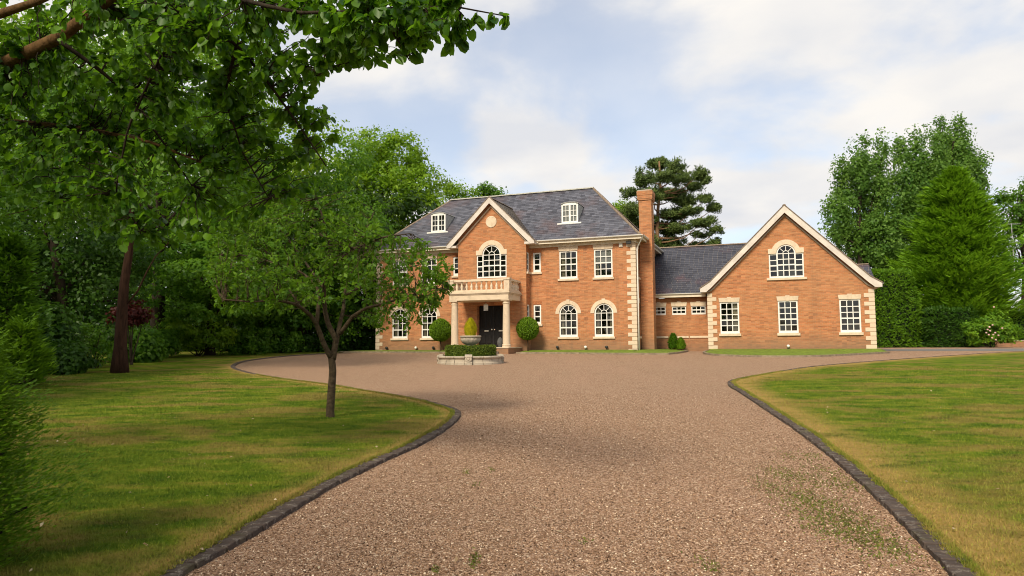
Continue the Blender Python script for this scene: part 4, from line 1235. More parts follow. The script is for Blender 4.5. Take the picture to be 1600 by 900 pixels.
urn = tag(empty('stone_urn', PC+Vector((0,0,.24))), 'fluted grey stone urn with a broad rim standing in the middle of the box hedge', 'urn')
ub = MB(); nn_ = 40; prof_ = [(.16,.50),(.22,.53),(.33,.60),(.39,.70),(.40,.76),(.38,.80)]
vs_ = []
for r_, z_ in prof_:
    for k in range(nn_):
        f_ = 1+.045*math.cos(k*PI*2*14/nn_)
        vs_.append((r_*f_*math.cos(2*PI*k/nn_), r_*f_*math.sin(2*PI*k/nn_), z_))
ub.add(vs_, [(i*nn_+k, i*nn_+(k+1) % nn_, (i+1)*nn_+(k+1) % nn_, (i+1)*nn_+k) for i in range(len(prof_)-1) for k in range(nn_)])
ub.build('bowl', M['stone_grey'], urn, True)
MB().lathe([(.37,.79),(.43,.82),(.45,.86),(.43,.89),(.36,.89),(.34,.84),(0,.83)], n=28).build('rim', M['stone_grey'], urn)
MB().lathe([(.28,0),(.28,.08),(.18,.12),(.12,.2),(.11,.38),(.17,.48),(.17,.51)], n=20).build('pedestal', M['stone_grey'], urn, True)
gc = tag(empty('golden_conifer', PC+Vector((0,0,1.07))), 'small golden yellow pointed conifer planted in the stone urn', 'conifer')
n = 2600; z = rg.random(n); q = rg.random(n)*2*PI; rr_ = .235*np.sin(PI*np.clip(.22+.78*z, 0, 1))**.8*(.75+.3*rg.random(n))
P = np.stack([rr_*np.cos(q), rr_*np.sin(q), z*.70], 1); d = np.stack([np.cos(q), np.sin(q), .3+0*q], 1)
link('crown', leaf_mesh('crown', P, d*.35+np.array((0,0,1.))+rg.normal(size=(n,3))*.12, d, .11*(.7+.6*rg.random(n)), .03*np.ones(n), rg.normal(.5,.25,n), G['gold'], SPRAY), gc)
MB().tube([(0,0,-.05),(0,0,.5)], [.02,.01], 6).build('trunk', B1, gc)

# --- small shrubs at the link wing
def cone_shrub(base, r, h, m, label, name, cat, seed, n=1500, size=.11):
    rg = np.random.default_rng(seed); root = tag(empty(name, base), label, cat)
    z = rg.random(n); q = rg.random(n)*2*PI; rr_ = r*np.sin(PI*np.clip(.3+.7*z, 0, 1))**.8*(.6+.45*rg.random(n))
    P = np.stack([rr_*np.cos(q), rr_*np.sin(q), z*h], 1); d = np.stack([np.cos(q), np.sin(q), .4+0*q], 1)
    link('crown', leaf_mesh('crown', P, d*.5+np.array((0,0,.8))+rg.normal(size=(n,3))*.25, d, size*(.7+.6*rg.random(n)), size*.4*np.ones(n), rg.normal(.5,.25,n), m, SPRAY), root)
    MB().tube([(0,0,-.15),(0,0,h*.6)], [.03,.012], 6).build('trunk', B1, root)
cone_shrub(HW(1.95,3.35,-.05), .24, .62, G['topiary'], 'small bright green cone shaped conifer at the foot of the link wing', 'cone_conifer', 'shrub', 3)
cone_shrub(HW(1.50,3.45,-.05), .28, .85, G['mid'], 'loose dark leafy shrub beside the cone conifer at the link wing', 'leafy_shrub', 'shrub', 4, 700, .16)

# --- the small spreading tree on the lawn
def twig_leaves(name, rg, limbs, targets, m, leaf, tmpl, bark, per=(10,18), asp=.7, hang=.2, sag=.08, start=.35, tw=.008, maxd=9.):
    """twigs from the nearest bough to each target; leaves set along them. limbs: list of (points, radii)"""
    pts = np.concatenate([p for p, r in limbs]); kd = KDTree(len(pts))
    for i, p in enumerate(pts): kd.insert(p, i)
    kd.balance()
    mb = MB(); LP, LA, LN, LL, TT = [], [], [], [], []
    for t in targets:
        co, i, dist = kd.find(t)
        if dist > maxd: continue
        co = np.array(co); t = np.array(t)
        p = curve_pts(co, t, sag*dist, 6, rg, .03*dist)
        mb.tube([tuple(q) for q in p], list(np.linspace(tw*(1+dist*.6), tw*.35, 6)), 4, False)
        k = rg.integers(*per); ct = rg.normal(.45, .2)
        for s_ in start + (1-start)*rg.random(k)**.75:
            f = s_*5; j = min(4, int(f)); pos = p[j]+(p[j+1]-p[j])*(f-j); dr = p[j+1]-p[j]; dr = dr/(np.linalg.norm(dr)+1e-9)
            sd_ = rg.normal(size=3); sd_ -= dr*(sd_@dr); sd_ /= np.linalg.norm(sd_)+1e-9
            ax = dr*.5+sd_*.8+np.array((0,0,-hang)); ax /= np.linalg.norm(ax)
            l_ = leaf*(.40+.95*rg.random()**1.3)
            LP.append(pos+ax*l_*.35*rg.random()); LA.append(ax); LN.append(np.array((0,0,.7))+rg.normal(size=3)*.6); LL.append(l_); TT.append(ct+rg.normal(0,.2))
    return mb, np.array(LP), np.array(LA), np.array(LN), np.array(LL), np.array(TT)

ct_base = np.array((-3.07, 11.61, ter(11.61)+LZ))
ctree = tag(empty('ornamental_tree', ct_base), 'small spreading tree with forked dark trunk standing alone on the lawn', 'tree')
def pxpath(pp, d0):
    return np.array([tuple(at(x, y, d0+dd)) for x, y, dd in pp]) - ct_base
def dense(p, n=18):
    p = np.array(p); s = np.linspace(0, len(p)-1, n); return np.stack([np.interp(s, np.arange(len(p)), p[:, k]) for k in range(3)], 1)
D0 = at(516, 657, 11.61).y*0 + 11.66
spec = [
 ([(516,664,0),(516,640,0),(518,610,0),(520,580,0),(518,557,0)], .074, .058),
 ([(518,560,0),(507,540,-.1),(495,507,-.2),(485,492,-.3),(465,476,-.6),(430,468,-.8),(395,472,-.9),(352,468,-1.0)], .05, .010),
 ([(495,507,-.2),(497,482,-.1),(499,462,0),(495,447,.1),(480,432,.2),(465,422,.3),(440,415,.4),(400,402,.7),(350,395,.8)], .036, .008),
 ([(520,562,0),(525,530,.1),(512,505,.1),(507,482,.1),(506,450,.0),(511,422,-.1),(516,390,-.2),(506,345,-.3),(495,310,-.3)], .055, .010),
 ([(524,545,.1),(530,510,.3),(537,482,.5),(537,462,.7),(545,437,.9),(555,405,1.0),(572,360,1.2),(585,330,1.2)], .042, .008),
 ([(531,522,.2),(550,495,.1),(570,482,0),(600,474,-.2),(640,462,-.3),(675,450,-.4),(700,452,-.4)], .036, .008),
 ([(506,450,0),(470,400,.7),(440,360,1.0),(410,330,1.2)], .026, .007),
 ([(511,422,-.1),(550,390,-.6),(600,370,-1.0),(640,365,-1.2)], .026, .007),
 ([(537,462,.7),(580,440,1.2),(630,420,1.5),(670,410,1.6)], .026, .007),
 ([(485,492,-.3),(470,480,.6),(450,450,1.2),(410,440,1.5)], .026, .007),
 ([(545,437,.9),(520,380,1.5),(480,350,1.7)], .02, .006),
]
limbs, tm = [], MB()
for pp, ra, rb in spec:
    p = dense(pxpath(pp, D0)); rad = np.linspace(ra, rb, len(p))
    if ra == .074: rad[0] *= 1.5; rad[1] *= 1.25; rad[2] *= 1.1
    tm.tube([tuple(q) for q in p], list(rad), 9); limbs.append((p, rad))
rg = np.random.default_rng(21)
tg = []
while len(tg) < 540:
    x, y = rg.uniform(318, 712), rg.uniform(292, 535)
    e = ((x-515)/200)**2 + ((y-418)/128)**2
    if y > 470 and 440 < x < 590: continue
    if y > (490 if x < 560 else 520): continue
    if x > 560 and y < 330+ (x-560)*.5: continue
    if e > 1: continue
    dd = rg.uniform(-1.6, 1.8)*math.sqrt(max(.05, 1-e*.8))
    tg.append(np.array(at(x, y, D0+dd)) - ct_base)
mb, LP, LA, LN, LL, TT = twig_leaves('crown', rg, limbs[1:], tg, G['cherry'], .080, KITE, B5, (22, 34), hang=.10, sag=.04, tw=.005)
tm.build('trunk', B5, ctree, True); mb.build('twigs', B5, ctree)
link('crown', leaf_mesh('crown', LP, LA, LN, LL, LL*.6, TT, G['cherry'], KITE), ctree)

# --- the lime overhead, its trunk outside the picture
ob = np.array((-8.2, 6.2, ter(6.2)+LZ))
otree = tag(empty('overhanging_lime', ob), 'big lime tree whose leafy boughs hang over the lawn from above', 'tree')
def opath(pp): return np.array([tuple(at(x, y, dd)) for x, y, dd in pp]) - ob
ospec = [([(-.0,0,-.2),(.1,0,1.2),(.15,.05,2.6),(.3,.1,3.6),(.4,.1,5.4)], .30, .17)]
om = MB(); omd = MB(); limbs = []
p = dense(np.array(ospec[0][0])); om.tube([tuple(q) for q in p], list(np.linspace(.30,.17,len(p))), 12)
fk = p[12]
for pp, ra, rb in [
 ([(-120,150,7.2),(0,103,6.8),(90,60,6.5),(150,15,6.4),(230,-50,6.1),(340,-90,5.6),(480,-100,5.2)], .070, .03),
 ([(-100,40,6.5),(0,22,6.2),(60,2,6.0),(150,-40,5.8)], .05, .02),
 ([(-90,190,7.6),(0,188,7.4),(130,200,7.2),(230,220,7.0),(330,260,6.9)], .035, .010),
 ([(90,62,6.4),(150,105,6.6),(205,150,6.8),(260,230,6.9),(300,290,7.0)], .022, .006),
 ([(190,-15,6.2),(300,30,5.9),(370,70,5.9),(420,130,6.0),(470,200,6.1),(510,260,6.2)], .022, .006),
 ([(340,-60,5.6),(380,0,5.2),(420,10,5.0),(470,20,4.9),(560,18,4.8),(640,10,4.8),(720,12,4.9),(795,26,5.0)], .020, .004),
 ([(480,-90,5.2),(540,-30,4.7),(580,20,4.6),(620,60,4.6),(640,95,4.7)], .016, .004),
 ([(300,30,5.9),(250,90,6.3),(200,200,6.6),(180,300,6.8),(220,360,7.0)], .016, .005),
 ([(480,-90,5.2),(600,-70,4.9),(680,-30,4.8),(720,20,4.9)], .014, .004),
 ([(370,70,5.9),(350,150,6.3),(380,240,6.5),(420,310,6.7)], .016, .005),
 ([(560,18,4.8),(540,50,5.0),(510,80,5.2),(500,115,5.3)], .010, .003),
 ([(0,103,6.8),(40,160,7.3),(60,230,7.6),(90,310,7.8)], .02, .006),
]:
    p = dense(opath(pp), 22); rad = np.linspace(ra, rb, 22)
    if ra > .03:
        q = np.concatenate([curve_pts(fk, p[0], .3, 6)[:-1], p]); rd_ = np.concatenate([np.linspace(ra*1.7, ra, 6)[:-1], rad])
        om.tube([tuple(v) for v in q], list(rd_), 9)
    else:
        omd.tube([tuple(v) for v in p], list(rad), 6)
    limbs.append((p, rad))
om.build('trunk', bark_mat('bark_lime', (.045,.024,.010), (.15,.085,.034)), otree, True)
omd.build('branches', B2, otree, True)
def inpoly(x, y, P):
    c = False
    for (x1, y1), (x2, y2) in zip(P, P[1:]+P[:1]):
        if (y1 > y) != (y2 > y) and x < (x2-x1)*(y-y1)/(y2-y1)+x1: c = not c
    return c
RA = [(-60,-40),(700,-40),(712,20),(690,55),(640,70),(610,105),(560,95),(500,110),(480,120),(518,180),(535,230),(535,292),(480,315),(400,345),(330,365),(240,400),(180,385),(120,345),(0,300),(-60,290)]
rg = np.random.default_rng(33); tg = []
while len(tg) < 1500:
    x, y = rg.uniform(-60, 720), rg.uniform(-40, 390)
    if not inpoly(x, y, RA): continue
    if y > 250 and rg.random() < .35: continue
    base_d = 7.0 - 2.3*np.clip((x-150)/450, 0, 1)*np.clip(1.25-y/200, 0, 1)
    tg.append(np.array(at(x, y, base_d+rg.uniform(-.5, .9))) - ob)
for x, y, dd in [(rg.uniform(85,330), rg.uniform(-20,75), rg.uniform(5.3,5.9)) for _ in range(70)] + [(745,28,4.95),(770,30,4.95),(792,27,5.0),(735,45,4.9),(715,52,4.9),(702,70,4.95),(722,66,4.95),(690,35,4.8),(650,78,4.7),(668,60,4.7),(680,20,4.8),(700,5,4.8),(710,-5,4.8),(640,40,4.7)]:
    tg.append(np.array(at(x, y, dd)) - ob)
mb, LP, LA, LN, LL, TT = twig_leaves('crown', rg, limbs, tg, G['over'], .070, LEAF, B2, (11, 19), hang=.75, sag=.05, start=.25, tw=.005, maxd=.75)
mb.build('twigs', B2, otree)
PW = LP + ob - np.array(EYE); dep = PW @ np.array(cF); vx = 800+FPX*(PW@np.array(cR))/dep; vy = 450-FPX*(PW@np.array(cU))/dep
vis = (dep > 1) & (vx > 5) & (vx < 1500) & (vy > 5) & (vy < 880)
score = np.where(vis, LL/dep, 0)
# leaves against the sky on the outer sprays first: those are the ones that can be told apart
score *= np.where((vx > 430) & (vy < 330), 1.6, 1.0)
order = np.argsort(-score); big = order[:300]; small = np.setdiff1d(np.arange(len(LP)), big)
link('foliage', leaf_mesh('foliage', LP[small], LA[small], LN[small], LL[small], LL[small]*.86, TT[small], G['over'], LEAF), otree)['kind'] = 'stuff'
leafs = [leaf_mesh('leaf', np.zeros((1,3)), np.array([[1.,0,0]]), np.array([[0,0,1.]]), np.array([1.]), np.array([.86]), np.array([t]), G['over'], LEAF) for t in (.1,.3,.5,.7,.9)]
for i in big:
    a = Vector(LA[i]).normalized(); s_ = a.cross(Vector(LN[i])).normalized(); n2 = s_.cross(a)
    # template: along = x, side = a x n
    mt = Matrix((a, -s_, n2)).transposed().to_4x4()
    o = link('leaf', leafs[int(np.clip(TT[i], 0, .99)*5)], otree)
    o.matrix_local = Matrix.Translation(Vector(LP[i])) @ mt @ Matrix.Scale(float(LL[i]), 4)

# --- woodland along the lawn, tree by tree
TG = 'trees of the wood along the lawn'
tree('tall_tree', 'tall tree with a straight reddish bare trunk at the edge of the lawn', 'tree', (-13.29,23.25,ter(23.25)+LZ), tuple(at(215,250,23.2)),
     [lob(110,215,170,110,24), lob(300,255,150,110,23.5), lob(215,150,190,110,25), lob(60,300,110,70,23), lob(300,320,70,40,22.8)],
     G['mid'], B4, 41, .215, 330, .75, 80, .17, 12, TG, .8, droop=.4)
tree('yew_tree', 'dark dense evergreen behind the reddish trunk at the wood edge', 'tree', foot(95, 28), tuple(at(95,250,28)),
     [lob(80,360,130,110,29), lob(10,430,90,90,28), lob(170,420,90,80,30), lob(90,500,90,45,28)], G['dark'], B2, 42, .28, 260, .8, 70, .18, 12, TG, .1)
tree('layered_tree', 'green tree with flat layered branches behind the lawn lamp-free corner by the gravel' if False else 'green tree with flat layered branches behind the curve of the gravel', 'tree', foot(330, 37), tuple(at(330,330,37)),
     [lob(300,385,90,28,36), lob(390,400,100,26,37), lob(330,430,110,22,35.5), lob(400,455,95,22,36), lob(350,485,90,20,35.5), lob(350,340,110,40,38), lob(280,460,60,22,35)], G['mid'], B2, 43, .22, 300, .8, 75, .19, 16, TG, .15, flat=.3, up=1.0)
tree('wood_tree', 'dark green broad tree behind the crown of the small lawn tree', 'tree', foot(470, 43), tuple(at(470,300,43)),
     [lob(450,350,90,80,43), lob(540,370,80,80,44), lob(480,270,90,60,45), lob(430,450,90,50,42), lob(540,460,60,60,43), lob(390,290,80,60,44)], G['mid'], B2, 44, .3, 340, .95, 75, .24, 16, TG, .2)
tree('tall_wood_tree', 'tall tree rising behind the hanging lime leaves over the wood', 'tree', foot(250, 36), tuple(at(250,40,36)),
     [lob(120,130,150,110,35), lob(300,140,150,110,36), lob(430,220,90,80,37), lob(220,30,170,70,36), lob(20,180,110,100,35)], G['bright'], B2, 45, .35, 330, 1.1, 75, .22, 18, TG, .3)
tree('bright_tree', 'tall light green tree standing close behind the end of the house by the lawn', 'tree', foot(600, 57), tuple(at(595,230,57)),
     [lob(565,250,48,48,57), lob(620,250,50,42,58), lob(660,290,36,42,57), lob(600,310,70,50,56), lob(540,310,60,60,56), lob(580,370,75,45,55), lob(670,325,24,24,56)], G['bright'], B2, 46, .4, 420, 1.0, 75, .26, 18, TG, .3, jit=.6)
tree('far_tree', 'feathery green treetop showing over the roof beside the tall light green tree', 'tree', foot(712, 66), tuple(at(712,300,66)), [lob(705,310,24,22,66), lob(722,305,22,18,66), lob(712,345,30,30,66)], G['bright'], B2, 47, .3, 90, .9, 70, .22, 8, 'trees behind the roof')
tree('far_tree', 'small round treetop showing just behind the porch gable over the roof', 'tree', foot(765, 68), tuple(at(765,300,68)), [lob(760,303,18,14,68), lob(772,300,12,10,68), lob(765,340,26,30,68)], G['mid'], B2, 48, .3, 80, .8, 70, .22, 8, 'trees behind the roof')
tree('far_tree', 'bit of leafy tree showing between the roof hip and the chimney', 'tree', foot(968, 62), tuple(at(968,330,62)), [lob(966,328,15,12,62), lob(985,350,16,22,62), lob(970,360,24,24,62)], G['bright'], B2, 49, .3, 90, .8, 70, .2, 8, 'trees behind the roof')
# unseen trees added beside and behind the lime to shade lawn and wood edge
for k, (x, y, h) in enumerate(((-16.5, 8.5, 10.0), (-12.5, -1.0, 10.0), (-19.0, 14.5, 12.5), (-8.0, -5.0, 10.0))):
    z = ter(max(0, y)); c = (x, y, z+h*.68)
    tree('wood_tree', ('unseen tree added for shade beside the lime', 'unseen tree added for shade next to the near lawn', 'unseen tree added for shade beyond the feathery cypress', 'unseen tree added for shade behind the viewer')[k], 'tree', (x, y, z), (x, y, z+h*.8),
         [(x, y, z+h*.7, 3.6, 3.6, h*.30), (x+2.2, y+1.2, z+h*.55, 2.4, 2.4, 2.0), (x-1.8, y-1.5, z+h*.6, 2.6, 2.6, 2.2)], G['mid'], B2, 150+k, .3, 150, 1.1, 40, .34, 8, TG, .4)
# dense wood behind these trees, one mass
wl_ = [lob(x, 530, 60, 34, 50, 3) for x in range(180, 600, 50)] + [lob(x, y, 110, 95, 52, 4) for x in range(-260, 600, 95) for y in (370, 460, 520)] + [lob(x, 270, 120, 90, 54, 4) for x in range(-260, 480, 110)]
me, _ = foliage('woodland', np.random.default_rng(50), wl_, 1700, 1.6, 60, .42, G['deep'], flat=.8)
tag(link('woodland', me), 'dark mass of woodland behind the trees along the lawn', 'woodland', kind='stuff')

# --- shrubs at the foot of the wood
def bush(name, label, px, py, rpx, rpy, depth, m, seed, n=60, per=60, size=.16, rcl=.35, group='shrubs at the foot of the wood', cat='shrub', **kw):
    rg = np.random.default_rng(seed); f = np.array(foot(px, depth, .03)); root = tag(empty(name, f), label, cat, group)
    l = lob(px, py, rpx, rpy, depth); c = np.array(l[:3])-f
    zlo = max(.0, c[2]-l[5]); 
    lobes = [tuple(c)+tuple(l[3:])] + [tuple(c+np.array((s_*l[3]*.55, -.3*l[4], -.35*l[5])))+(l[3]*.55, l[4]*.6, l[5]*.62) for s_ in (-1,1)]
    me, C_ = foliage('leaves', rg, lobes, n, rcl, per, size, m, **kw)
    link('leaves', me, root)
    mb = MB()
    for c2 in C_[:9]:
        mb.tube([tuple(q) for q in curve_pts((rg.normal(0,.08), rg.normal(0,.08), -.1), c2, .1, 5)], list(np.linspace(.03,.01,5)), 5, False)
    mb.build('stems', B2, root)
    return root
bush('rhododendron', 'bright green rounded shrub beyond the lawn beside the reddish trunk', 310, 512, 55, 34, 36, G['bright'], 61, 90)
bush('rhododendron', 'dark low shrub between the bright rounded shrub and the reddish trunk', 245, 530, 32, 26, 34, G['mid'], 62)
bush('laurel_shrub', 'leafy shrub at the end of the lawn beside the bright rounded shrub', 385, 532, 38, 22, 38, G['mid'], 63)
bush('laurel_shrub', 'glossy shrub behind the far edge of the gravel circle', 440, 528, 36, 24, 41, G['mid'], 64)
bush('laurel_shrub', 'dark shrub behind the fork of the small lawn tree', 500, 526, 38, 26, 43, G['dark'], 65)
bush('laurel_shrub', 'dark shrub next to the corner stones of the house', 560, 524, 36, 28, 46, G['dark'], 66)
bush('red_maple', 'dark red leaved shrub half hidden by the reddish trunk', 207, 487, 27, 18, 28, G['red'], 67, 46, 46, .13, .3, flat=.35)
bush('twiggy_shrub', 'thin twiggy shrub in the shade just in front of the dark evergreen', 150, 535, 30, 32, 26, G['mid'], 68, 22, 40, .12)
bush('laurel_shrub', 'broad low shrub at the dark corner of the lawn by the cypress', 95, 560, 40, 28, 23, G['dark'], 69)

for k, (x, y, a, b, dd, g_, lab) in enumerate([(275,470,50,40,38,'mid','leafy wood shrub above the bright rounded shrub'), (345,455,60,40,40,'bright','light leafy undergrowth tree in the wood above the lawn end'), (430,480,55,38,42,'mid','leafy wood shrub behind the far gravel edge'),
      (500,475,50,42,45,'mid','leafy wood shrub behind the trunk of the small tree'), (565,470,40,50,48,'mid','leafy wood shrub close to the house end'), (60,520,45,45,25,'dark','dark wood shrub beside the feathery cypress'), (215,540,30,22,30,'mid','low green shrub just behind the foot of the reddish trunk')]):
    bush('wood_shrub', lab, x, y, a, b, dd, G[g_], 170+k, 110, 60, .2, .55)
# --- feathery conifers
def conifer(name, label, base, h, prof, nb, m, seed, spray=.55, per=26, z0=.06, upb=.25, trunk_r=.25, group=None, cat='conifer', lean=(0,0), wd=.30, ragged=.38, tiers=0, lump=0):
    rg = np.random.default_rng(seed); base = np.array(base, float)
    root = tag(empty(name, base), label, cat, group)
    P, A, Nn, L, T = [], [], [], [], []; mb = MB()
    for k in range(nb):
        t = z0+(1-z0)*rg.random()**1.05
        if tiers: t = min(.99, (math.floor(t*tiers)+.5+rg.normal(0,.16))/tiers)
        az = rg.random()*2*PI; l = max(.25, prof(t)*(1.1-ragged+ragged*rg.random())*(1+lump*math.sin(3*az+11*t)*math.cos(2*az-17*t))); ct = rg.normal(.45,.2)
        o = np.array((math.cos(az), math.sin(az), 0)); s0 = np.array((lean[0]*t, lean[1]*t, t*h)); up = upb*(1-.5*t)+.9*max(0, t-.75)
        nn_ = per
        f = (.30+.72*rg.random(nn_))
        lat = np.array((-o[1], o[0], 0)); w = rg.normal(0, .20, nn_)*l*(1.15-f)*1.5
        p = s0 + o*(f*l)[:, None] + lat*w[:, None] + np.array((0,0,1.))*((f*l*up - .35*l*f*(1-f)) + rg.normal(0, .10, nn_))[:, None]
        a = o + lat*(np.sign(w)*.55+rg.normal(0,.3,nn_))[:, None] + np.array((0,0,1.))*(up+.10+rg.normal(0,.22,nn_))[:, None]
        P.append(p); A.append(a); Nn.append(np.tile(np.array((0,0,1.))-o*.15, (nn_,1))+rg.normal(0,.35,(nn_,3))); L.append(spray*(.6+.7*rg.random(nn_))*(.55+.45*min(1,l/1.5))); T.append(ct+.35*(f-.7)+rg.normal(0,.12,nn_))
        if k % 5 == 0: mb.tube([tuple(s0), tuple(s0+o*l*.35+np.array((0,0,.05*l))), tuple(s0+o*l*.6+np.array((0,0,l*up*.5)))], [.03+.012*l,.02,.008], 5, False)
    P, A, Nn, L, T = map(np.concatenate, (P, A, Nn, L, T))
    link('crown', leaf_mesh('crown', P, A, Nn, L, L*wd, T, m, SPRAY), root)
    mb.tube([(0,0,-.2),(lean[0]*.5,lean[1]*.5,h*.5),(lean[0],lean[1],h*.97)], [trunk_r,trunk_r*.6,.03], 8)
    mb.build('trunk', B2, root, True)
    return root
pk = lambda t: (3.0+1.5*t/.28) if t < .28 else 4.5*(max(0, 1-t)/.72)**.66
conifer('cypress_tree', 'huge feathery green cypress with drooping tiers behind the rose bush', foot(1502, 52), 13.6, pk, 1250, G['yew'], 71, .48, 54, .10, .34, .35, wd=.30, ragged=.6, lump=.2)
conifer('cypress_bush', 'feathery dark cypress at the picture edge where lawn meets wood', foot(12, 18.5, .05), 3.9, lambda t: 1.0*(1-t)**.3, 300, G['mid'], 72, .26, 40, .02, .15, .08, wd=.36, ragged=.7, lump=.3)
conifer('cypress_bush', 'light green feathery conifer close beside the near lawn', (-3.62, 4.45, ter(4.45)+LZ), 1.38, lambda t: .74*(1-t)**.4*(.75+.25*min(1,t/.2)), 420, G['near'], 73, .06, 80, .02, .30, .04, wd=.42, ragged=.65, lump=.3)
conifer('cypress_bush', 'leafy green conifer shoots low down next to the feathery dark cypress', foot(35, 17.5, .05), 1.5, lambda t: .75*(1-t)**.5, 120, G['near'], 74, .26, 26, .02, .5, .05, wd=.34)

# --- pine behind the link wing
pl = [(1022,255,17,9),(1048,262,15,10),(1030,278,24,10),(1062,280,16,9),(1002,283,18,10),(1085,275,13,9),(1075,292,18,8),(1095,282,10,6),
      (985,302,15,9),(1012,305,20,10),(1045,303,22,9),(992,328,20,12),(1062,315,20,8),(1096,312,14,7),(1045,335,22,9),(1072,332,18,6),(1108,326,13,6),(980,345,16,14),(1005,352,20,16),
      (1040,358,24,12),(1088,350,18,6),(1104,346,9,5),(1085,368,16,6),(1112,362,10,6),(1108,380,14,7),(1082,385,16,6),(1040,382,26,10),(1008,380,20,14),(1000,268,8,6)]
rg = np.random.default_rng(80)
pb = np.array(foot(1028, 59)); prt = tag(empty('pine_tree', pb), 'tall pine with open needle clumps rising behind the chimney', 'pine tree')
lobes = [];
for (x, y, a, b) in pl:
    x += 7*(x > 1000)
    dd = 59+rg.uniform(-2.2, 2.2); l = lob(x, y, a, b, dd, a*.05); lobes.append(tuple(np.array(l[:3])-pb)+l[3:])
me, C_ = foliage('crown', rg, lobes + [(c[0]*.5, c[1]*.5, c[2]-.2, c[3]*1.1, c[4], c[5]*.8) for c in lobes[::5]], 820, .40, 78, .28, G['pine'], KITE, .05, .7, -.9, .3, .24, .5)
link('crown', me, prt)
mb = MB(); top = np.array(at(1030,252,59))-pb; ax = curve_pts((0,0,-.2), top, 0, 9, rg, .12)
mb.tube([tuple(q) for q in ax], list(np.linspace(.33,.07,9)), 9)
for l in lobes:
    c = np.array(l[:3]); tz = max(.25, min(.93, (c[2]-1.2)/top[2])); k = tz*8; i = int(k); s_ = ax[i]+(ax[min(8,i+1)]-ax[i])*(k-i)
    mb.tube([tuple(q) for q in curve_pts(s_, c, -.12*np.linalg.norm(c-s_), 6, rg, .07)], list(np.linspace(.075,.02,6)), 6)
mb.build('trunk', B3, prt, True)

# --- poplars behind the garage
def plume(name, label, px, dep, plumes, seed):
    rg = np.random.default_rng(seed)
    tree(name, label, 'tree', foot(px, dep), tuple(at(px, min(p[1] for p in plumes), dep)), [lob(x, y, a, b, dep+rg.uniform(-1.5,1.5)) for x, y, a, b in plumes], G['grey'], B2, seed, .35, 330, .75, 85, .24, 20, 'poplars behind the garage', .1, droop=-.5, flat=1.3, jit=.55, up=.2)
plume('poplar_tree', 'grey green poplar closest to the garage roof slope', 1345, 60, [(1346,258,15,44),(1322,296,17,46),(1362,300,24,60),(1306,345,17,40),(1340,370,40,42),(1378,262,14,46),(1380,385,40,50),(1333,330,26,50)], 91)
plume('poplar_tree', 'grey green poplar between the other two poplars, behind the cypress', 1430, 62, [(1408,262,13,50),(1434,252,13,46),(1400,320,34,60),(1440,320,36,70),(1462,236,12,40),(1410,390,50,60),(1422,285,16,50)], 92)
plume('poplar_tree', 'tallest grey green poplar right above the cypress top', 1490, 64, [(1474,218,12,36),(1500,222,12,40),(1500,290,32,56),(1526,268,11,38),(1460,300,30,60)], 93)
tree('edge_tree', 'green broadleaf tree beyond the cypress at the picture edge', 'tree', foot(1595, 66), tuple(at(1595,300,66)), [lob(1585,330,34,40,66), lob(1620,320,40,45,66), lob(1600,390,50,50,66)], G['mid'], B2, 94, .35, 200, .9, 70, .26, 10)

# --- hedges
def hedge(name, label, c, w_, d_, h, m, seed, n, size, rz=0, seethrough=None):
    rg = np.random.default_rng(seed); root = tag(empty(name, c, rz), label, 'hedge')
    ar = np.array([w_*h, w_*h, d_*h, d_*h, w_*d_]); f = rg.choice(5, n, p=ar/ar.sum()); a, b = rg.random(n)-.5, rg.random(n)
    P = np.zeros((n,3)); D_ = np.zeros((n,3))
    for k, (nx, ny, nz) in enumerate(((0,-1,0),(0,1,0),(-1,0,0),(1,0,0),(0,0,1))):
        s_ = f == k
        if ny: P[s_] = np.stack([a[s_]*w_, 0*a[s_]+ny*d_/2, b[s_]*h], 1)
        if nx: P[s_] = np.stack([0*a[s_]+nx*w_/2, a[s_]*d_, b[s_]*h], 1)
        if nz: P[s_] = np.stack([a[s_]*w_, (b[s_]-.5)*d_, 0*a[s_]+h], 1)
        D_[s_] = (nx, ny, nz)
    wob = .13*np.sin(P[:, 0]*2.3+seed)*np.cos(P[:, 2]*1.7+P[:, 1])+.05*np.sin(P[:, 0]*7+P[:, 2]*5)
    ed = np.clip((np.abs(P[:, 0])/(w_/2)-.72)/.28, 0, 1)**2*np.clip((P[:, 2]/h-.7)/.3, 0, 1)
    P[:, 2] -= ed*.55; P[:, 0] -= np.sign(P[:, 0])*ed*.30
    P += D_*(wob+rg.normal(0,.05,n))[:, None]
    tint = .45+.9*wob+rg.normal(0,.2,n)
    link('leaves', leaf_mesh('leaves', P, unit(D_*.8+rg.normal(size=(n,3))*.6+np.array((0,0,.25))), D_+rg.normal(size=(n,3))*.5, size*(.6+.8*rg.random(n)), size*.4*np.ones(n), tint, m, SPRAY), root)
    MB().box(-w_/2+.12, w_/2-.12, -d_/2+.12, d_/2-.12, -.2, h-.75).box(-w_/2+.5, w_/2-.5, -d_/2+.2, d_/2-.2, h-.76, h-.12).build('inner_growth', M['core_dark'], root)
def hx(px, depth): return at(px, 500, depth).x
def hedge_px(name, label, x0, x1, ytop, depth, d_, m, seed, n, size):
    a, b = hx(x0, depth), hx(x1, depth); y = at((x0+x1)/2, 500, depth).y; z = ter(y); zt = at((x0+x1)/2, ytop, depth).z
    hedge(name, label, ((a+b)/2, y+d_/2, z), b-a, d_, zt-z, m, seed, n, size)
hedge_px('clipped_hedge', 'tall clipped hedge right behind the garage corner', 1352, 1436, 424, 49, 3.0, G['hedge'], 101, 15000, .24)
hedge_px('clipped_hedge', 'clipped hedge under the big cypress beside the dark gap', 1461, 1530, 484, 48, 2.5, G['dark'], 102, 8000, .22)
